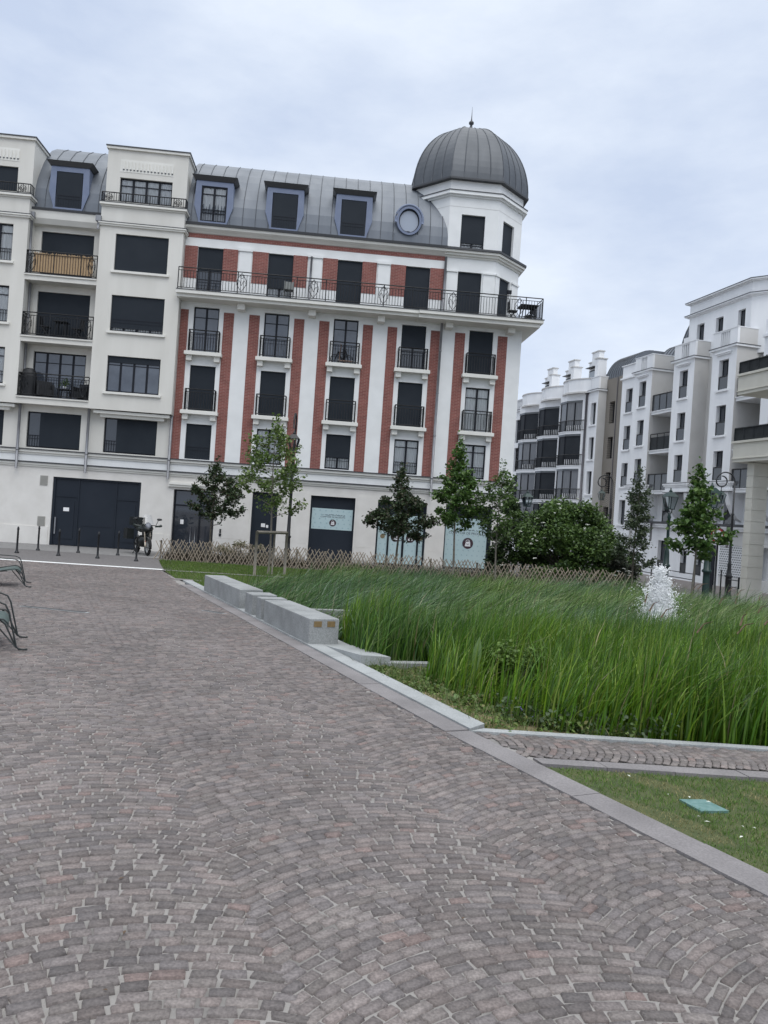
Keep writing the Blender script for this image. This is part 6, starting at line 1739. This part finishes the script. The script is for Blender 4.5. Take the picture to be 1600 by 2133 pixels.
# ------------------------------------------------------------------ metal lounge chairs
def chair(x, y, ang, label, z=None):
    e = empty('metal_chair', (x, y, gz(x, y) + .012), ang, label, 'chair', 'metal chairs facing the pond')
    W = .40
    prof = [(-.60, .86), (-.52, .66), (-.42, .46), (-.33, .36), (-.22, .325), (-.05, .335), (.12, .37), (.22, .385), (.29, .375), (.335, .33), (.345, .29)]
    vs = []
    for px, pz in prof:
        for k in range(7):
            t = -1 + k / 3; vs.append((px, W * t, pz - (.035 * abs(t) ** 3) * (1 if px > -.3 else 0)))
    MB().add(vs, [(i * 7 + k, i * 7 + k + 1, (i + 1) * 7 + k + 1, (i + 1) * 7 + k) for i in range(len(prof) - 1) for k in range(6)], 0, True).build('seat_shell', M['chair'], e)
    for s in (-1, 1):
        yy = s * (W + .02)
        mb = MB()
        mb.tube([(.56, yy, .015), (.47, yy, .018), (.44, yy, .05), (.34, yy, .46), (.30, yy, .54), (.22, yy, .575), (-.30, yy, .60), (-.47, yy, .56)], .011, 6)
        mb.build('arm_rod', M['chair_rod'], e)
        mb = MB(); mb.tube([(.50, yy, .018), (.44, yy, .04), (.31, yy * .97, .31), (.25, yy * .97, .36)], .010, 6)
        mb.tube([(.44, yy, .04), (.18, yy * .96, .345)], .009, 6); mb.lathe([(.001, -.014), (.018, 0), (.001, .014)], (.55, yy, .018), 6)
        mb.build('front_leg', M['chair_rod'], e)
        MB().tube([(.10, yy * .97, .33), (-.20, yy * .97, .30), (-.30, yy, .22), (-.46, yy, .02), (-.54, yy, .015)], .011, 6).build('rear_leg', M['chair_rod'], e)
        MB().tube([(px, s * W, pz - .01) for px, pz in prof], .010, 5).build('edge_rod', M['chair_rod'], e)
    return e
ka = math.atan2(KB.y, KB.x)
for fx, fy, l in ((-4.31, 9.40, 'nearest green-grey metal chair, cut off by the left edge'), (-7.36, 16.15, 'farther green-grey metal chair near the white road line')):
    chair(fx - KB.x * .50, fy - KB.y * .50, ka, l)

# ------------------------------------------------------------------ motorcycle
mo = empty('motorcycle', (-9.02, 29.72, gz(-9.02, 29.72) + .01), math.atan2(-.84, .54), 'black adventure motorcycle with clear windscreen parked by the gate', 'motorcycle')
def wheel(x, name):
    w = MB(); w.tube([(x + .27 * math.cos(t), 0, .32 + .27 * math.sin(t)) for t in [2 * math.pi * i / 28 for i in range(29)]], .055, 8, cap=False).build('tyre', M['tyre'], r_ := MB().tube([(x + .215 * math.cos(t), 0, .32 + .215 * math.sin(t)) for t in [2 * math.pi * i / 24 for i in range(25)]], .026, 6, cap=False).build(name, M['rim'], mo))
    s = MB(); s.tube([(x, -.06, .32), (x, .06, .32)], .045, 10)
    for k in range(10): t = k * math.pi / 5; s.tube([(x, 0, .32), (x + .21 * math.cos(t), 0, .32 + .21 * math.sin(t))], .010, 4)
    s.build('spokes', M['rim'], r_)
mo.scale = (1.08, 1.15, 1.08)
wheel(0, 'front_wheel'); wheel(-1.42, 'rear_wheel')
for s in (-1, 1): MB().tube([(.0, s * .09, .32), (-.12, s * .09, .62)], .033, 8).tube([(-.12, s * .09, .62), (-.30, s * .09, 1.05)], .026, 8).build('fork_tube', M['gold_fork'], mo)
MB().box(-.08, -.03, -.105, -.085, .42, .52).build('reflector', M['red'], mo)
def loft(secs, name, mt):
    """body panel through elliptical cross sections (x, z, half width, half height)"""
    mb = MB(); n = 10; vs = []
    for x, z, w, hh in secs:
        for k in range(n): t = 2 * math.pi * k / n; vs.append((x, w * math.cos(t), z + hh * math.sin(t)))
    mb.add(vs, [(i * n + k, i * n + (k + 1) % n, (i + 1) * n + (k + 1) % n, (i + 1) * n + k) for i in range(len(secs) - 1) for k in range(n)] + [tuple(range(n))[::-1], tuple(range((len(secs) - 1) * n, len(secs) * n))], 0, True)
    return mb.build(name, M[mt], mo)
loft([(.12, .60, .03, .02), (0, .66, .075, .03), (-.2, .70, .07, .03)], 'front_mudguard', 'bike')
loft([(-.02, .92, .04, .05), (-.12, .95, .16, .12), (-.28, .96, .22, .17), (-.42, .92, .20, .16)], 'fairing', 'bike')
loft([(-.03, 1.0, .03, .03), (-.10, 1.06, .10, .09), (-.2, 1.12, .09, .07)], 'nose', 'bike_grey')
loft([(-.40, .92, .12, .10), (-.55, .97, .22, .15), (-.75, .93, .20, .13), (-.92, .86, .12, .08)], 'tank', 'bike_green')
loft([(-.80, .86, .11, .07), (-1.1, .87, .15, .06), (-1.45, .95, .14, .06), (-1.62, .97, .08, .04)], 'seat', 'bike')
loft([(-.35, .52, .12, .12), (-.55, .48, .20, .22), (-.85, .48, .20, .22), (-1.05, .50, .12, .14)], 'engine', 'bike')
MB().box(-1.66, -1.18, -.44, -.20, .52, .90).box(-1.66, -1.18, .20, .44, .52, .90).build('pannier', M['bike'], mo)
MB().box(-1.85, -1.45, -.22, .22, 1.02, 1.32).build('top_case', M['bike'], mo)
MB().tube([(-.95, 0, .45), (-1.42, .07, .32)], .03, 6).tube([(-.95, 0, .45), (-1.42, -.07, .32)], .03, 6).build('swing_arm', M['bike'], mo)
MB().tube([(-.36, -.42, 1.06), (-.30, -.2, 1.08), (-.30, .2, 1.08), (-.36, .42, 1.06)], .016, 6).build('handlebar', M['iron'], mo)
for s in (-1, 1):
    MB().tube([(-.24, s * .46, 1.08), (-.18, s * .40, 1.06), (-.20, s * .25, 1.04)], .05, 6, r2=.03).build('hand_guard', M['bike_green'], mo)
    m_ = MB(); m_.tube([(-.30, s * .30, 1.08), (-.26, s * .36, 1.26)], .010, 5); m_.lathe([(.001, -.045), (.075, -.03), (.085, 0), (.075, .03), (.001, .045)], (-.26, s * .40, 1.30), 10); m_.build('mirror', M['iron'], mo)
ws = MB(); vs = []
for i in range(5):
    t = i / 4
    for k in range(5): q = -1 + k / 2; vs.append((-.10 - .22 * t - .05 * q * q, q * (.19 - .05 * t), 1.12 + .33 * t))
ws.add(vs, [(i * 5 + k, i * 5 + k + 1, (i + 1) * 5 + k + 1, (i + 1) * 5 + k) for i in range(4) for k in range(4)], 0, True); ws.build('windscreen', M['screen_glass'], mo)
MB().tube([(-.75, -.16, .3), (-.72, -.32, .02)], .014, 5).build('side_stand', M['iron'], mo)

# ------------------------------------------------------------------ things on the balconies
def on_fac(x, y, z): 
    c, s = math.cos(FA), math.sin(FA); return (FO[0] + x * c - y * s, FO[1] + x * s + y * c, FO[2] + z)
def small_table(p, label, h=.70, w=.55, name='balcony_table'):
    e = empty(name, p, FA, label, 'table'); MB().box(-w / 2, w / 2, -w / 2, w / 2, h - .03, h).build('table_top', M['furn'], e)
    for sx in (-1, 1):
        for sy in (-1, 1): MB().bar((sx * w * .42, sy * w * .42, 0), (sx * w * .30, sy * w * .3, h - .03), .035).build('leg', M['furn'], e)
def folding_chair(p, ang, label, mt='furn', name='balcony_chair'):
    e = empty(name, p, FA + ang, label, 'chair'); MB().box(-.20, .20, -.20, .20, .42, .45).build('seat', M[mt], e)
    MB().box(-.20, -.17, -.20, .20, .50, .85).bar((-.16, -.19, .42), (-.19, -.19, .88), .03).bar((-.16, .19, .42), (-.19, .19, .88), .03).build('backrest', M[mt], e)
    for sx in (-1, 1):
        for sy in (-1, 1): MB().bar((sx * .22, sy * .19, 0), (-sx * .10, sy * .19, .42), .03).build('leg', M[mt], e)
small_table(on_fac(-10.30, -.22, 8.90), 'small dark table on the middle cream balcony'); folding_chair(on_fac(-10.98, -.2, 8.90), 0, 'dark folding chair left of the table on the middle cream balcony'); folding_chair(on_fac(-9.62, -.2, 8.90), math.pi, 'dark folding chair right of the table on the middle cream balcony')
def covered(p, w, d, h, label, name, cat, mt='furn'):
    e = empty(name, p, FA, label, cat); mb = MB(); 
    secs = [(0, 1.0), (.5, 1.0), (.8, .92), (.95, .72), (1.0, .4)]; n = 12; vs = []
    for f, k in secs:
        for i in range(n):
            t = 2 * math.pi * i / n; cx_, cy_ = math.cos(t), math.sin(t); sq = 1 / max(abs(cx_), abs(cy_)) ** .6; vs.append((cx_ * sq * w / 2 * k, cy_ * sq * d / 2 * k, h * f))
    mb.add(vs, [(i * n + k, i * n + (k + 1) % n, (i + 1) * n + (k + 1) % n, (i + 1) * n + k) for i in range(len(secs) - 1) for k in range(n)] + [tuple(range((len(secs) - 1) * n, len(secs) * n))], 0, True)
    mb.build('cover', M[mt], e)
covered(on_fac(-11.52, -.15, 6.30), .62, .5, 1.22, 'tall covered barbecue on the lowest cream balcony', 'covered_barbecue', 'barbecue')
def armchair(p, ang, label):
    e = empty('balcony_armchair', p, FA + ang, label, 'armchair'); MB().box(-.28, .28, -.28, .28, .12, .36).build('seat', M['furn'], e); MB().box(-.32, .32, .18, .32, .12, .74).build('backrest', M['furn'], e)
    for s in (-1, 1): MB().box(s * .25, s * .34, -.28, .28, .1, .56).build('armrest', M['furn'], e)
armchair(on_fac(-10.85, -.12, 6.30), .5, 'dark rattan armchair beside the covered barbecue'); armchair(on_fac(-9.25, -.12, 6.30), -.4, 'dark rattan armchair at the right end of the lowest cream balcony'); small_table(on_fac(-10.0, -.18, 6.30), 'low dark table with plant on the lowest cream balcony', .42, .5)
e = empty('potted_plant', on_fac(-10.0, -.18, 6.73), FA, 'small plant in a white pot on the low balcony table', 'plant'); MB().lathe([(.05, 0), (.075, .12), (.06, .12)], (0, 0, 0), 10).build('pot', M['sign_white'], e)
rng = np.random.default_rng(3); leaf_mesh('leaves', rng.normal(0, 1, (90, 3)) * [.09, .09, .09] + [0, 0, .26], .07, GRN, M['leaf'], e, rng)
# bamboo screen tied inside the top loggia railing
mb = MB(); rg = random.Random(8)
for i in range(62):
    x = -11.55 + i * .040; mb.box(x, x + .036, -.495, -.478, 11.56, 12.40 + rg.uniform(-.03, .05))
o = mb.build('bamboo_screen', M['bamboo'], None, Matrix.Translation(FO) @ Matrix.Rotation(FA, 4, 'Z')); tag(o, 'tan bamboo privacy screen along the top cream balcony railing', 'screen')
# white folding chair, corner terrace set, scooter and bicycle
folding_chair(on_fac(-.72, -.55, 11.30), -1.5, 'pale grey chair on the long balcony by the second door', 'furn_grey')
small_table(on_fac(9.95, -.3, 11.30), 'dark table on the corner terrace of the long balcony', .72, .8); folding_chair(on_fac(9.25, -.35, 11.30), 0, 'dark chair left of the corner terrace table'); folding_chair(on_fac(10.2, .25, 11.30), 2.2, 'dark chair behind the corner terrace table')
sc = empty('kick_scooter', on_fac(1.72, -.16, 8.83), FA, 'folded kick scooter standing behind the third-bay balcony rail', 'scooter')
MB().bar((-.05, 0, .10), (.52, 0, .10), .06).build('deck', M['rust'], sc); MB().bar((-.05, 0, .10), (.0, 0, .80), .035).bar((-.02, -.18, .80), (.02, .18, .80), .03).build('stem', M['rust'], sc)
for x in (-.08, .56): MB().tube([(x + .07 * math.cos(t), 0, .08 + .07 * math.sin(t)) for t in [2 * math.pi * i / 12 for i in range(13)]], .02, 5, cap=False).build('wheel', M['furn_grey'], sc)
by = empty('child_bicycle', on_fac(1.50, -.10, 8.83), FA, 'small dark bicycle behind the third-bay balcony rail', 'bicycle')
for x in (-.02, .58): MB().tube([(x + .19 * math.cos(t), .06, .20 + .19 * math.sin(t)) for t in [2 * math.pi * i / 16 for i in range(17)]], .016, 5, cap=False).build('wheel', M['tyre'], by)
MB().bar((-.02, .06, .2), (.12, .06, .55), .03).bar((.12, .06, .5), (.45, .06, .5), .03).bar((.58, .06, .2), (.42, .06, .62), .03).bar((.12, .06, .5), (.3, .06, .2), .03).bar((.3, .06, .2), (.45, .06, .5), .03).bar((.36, .06, .62), (.52, .06, .64), .03).build('frame', M['furn'], by)
# hedge plants on the stone building's upper balcony
rng = np.random.default_rng(9); hp = empty('balcony_hedge', S_O, RA, 'dark clipped hedge in the top balcony planter of the stone building', 'hedge')
MB().box(-.5, 8, .0, .35, 8.75, 8.95).build('planter', M['furn'], hp)
P = np.stack([rng.uniform(-.55, 6, 2600), rng.uniform(-.16, .42, 2600), rng.uniform(8.8, 9.28, 2600)], 1); leaf_mesh('foliage', P, .09, [[.018, .035, .014], [.026, .045, .018], [.04, .06, .03]], M['leaf'], hp, rng)

# every face outwards for solid parts built from loose profiles
bpy.context.view_layer.update()
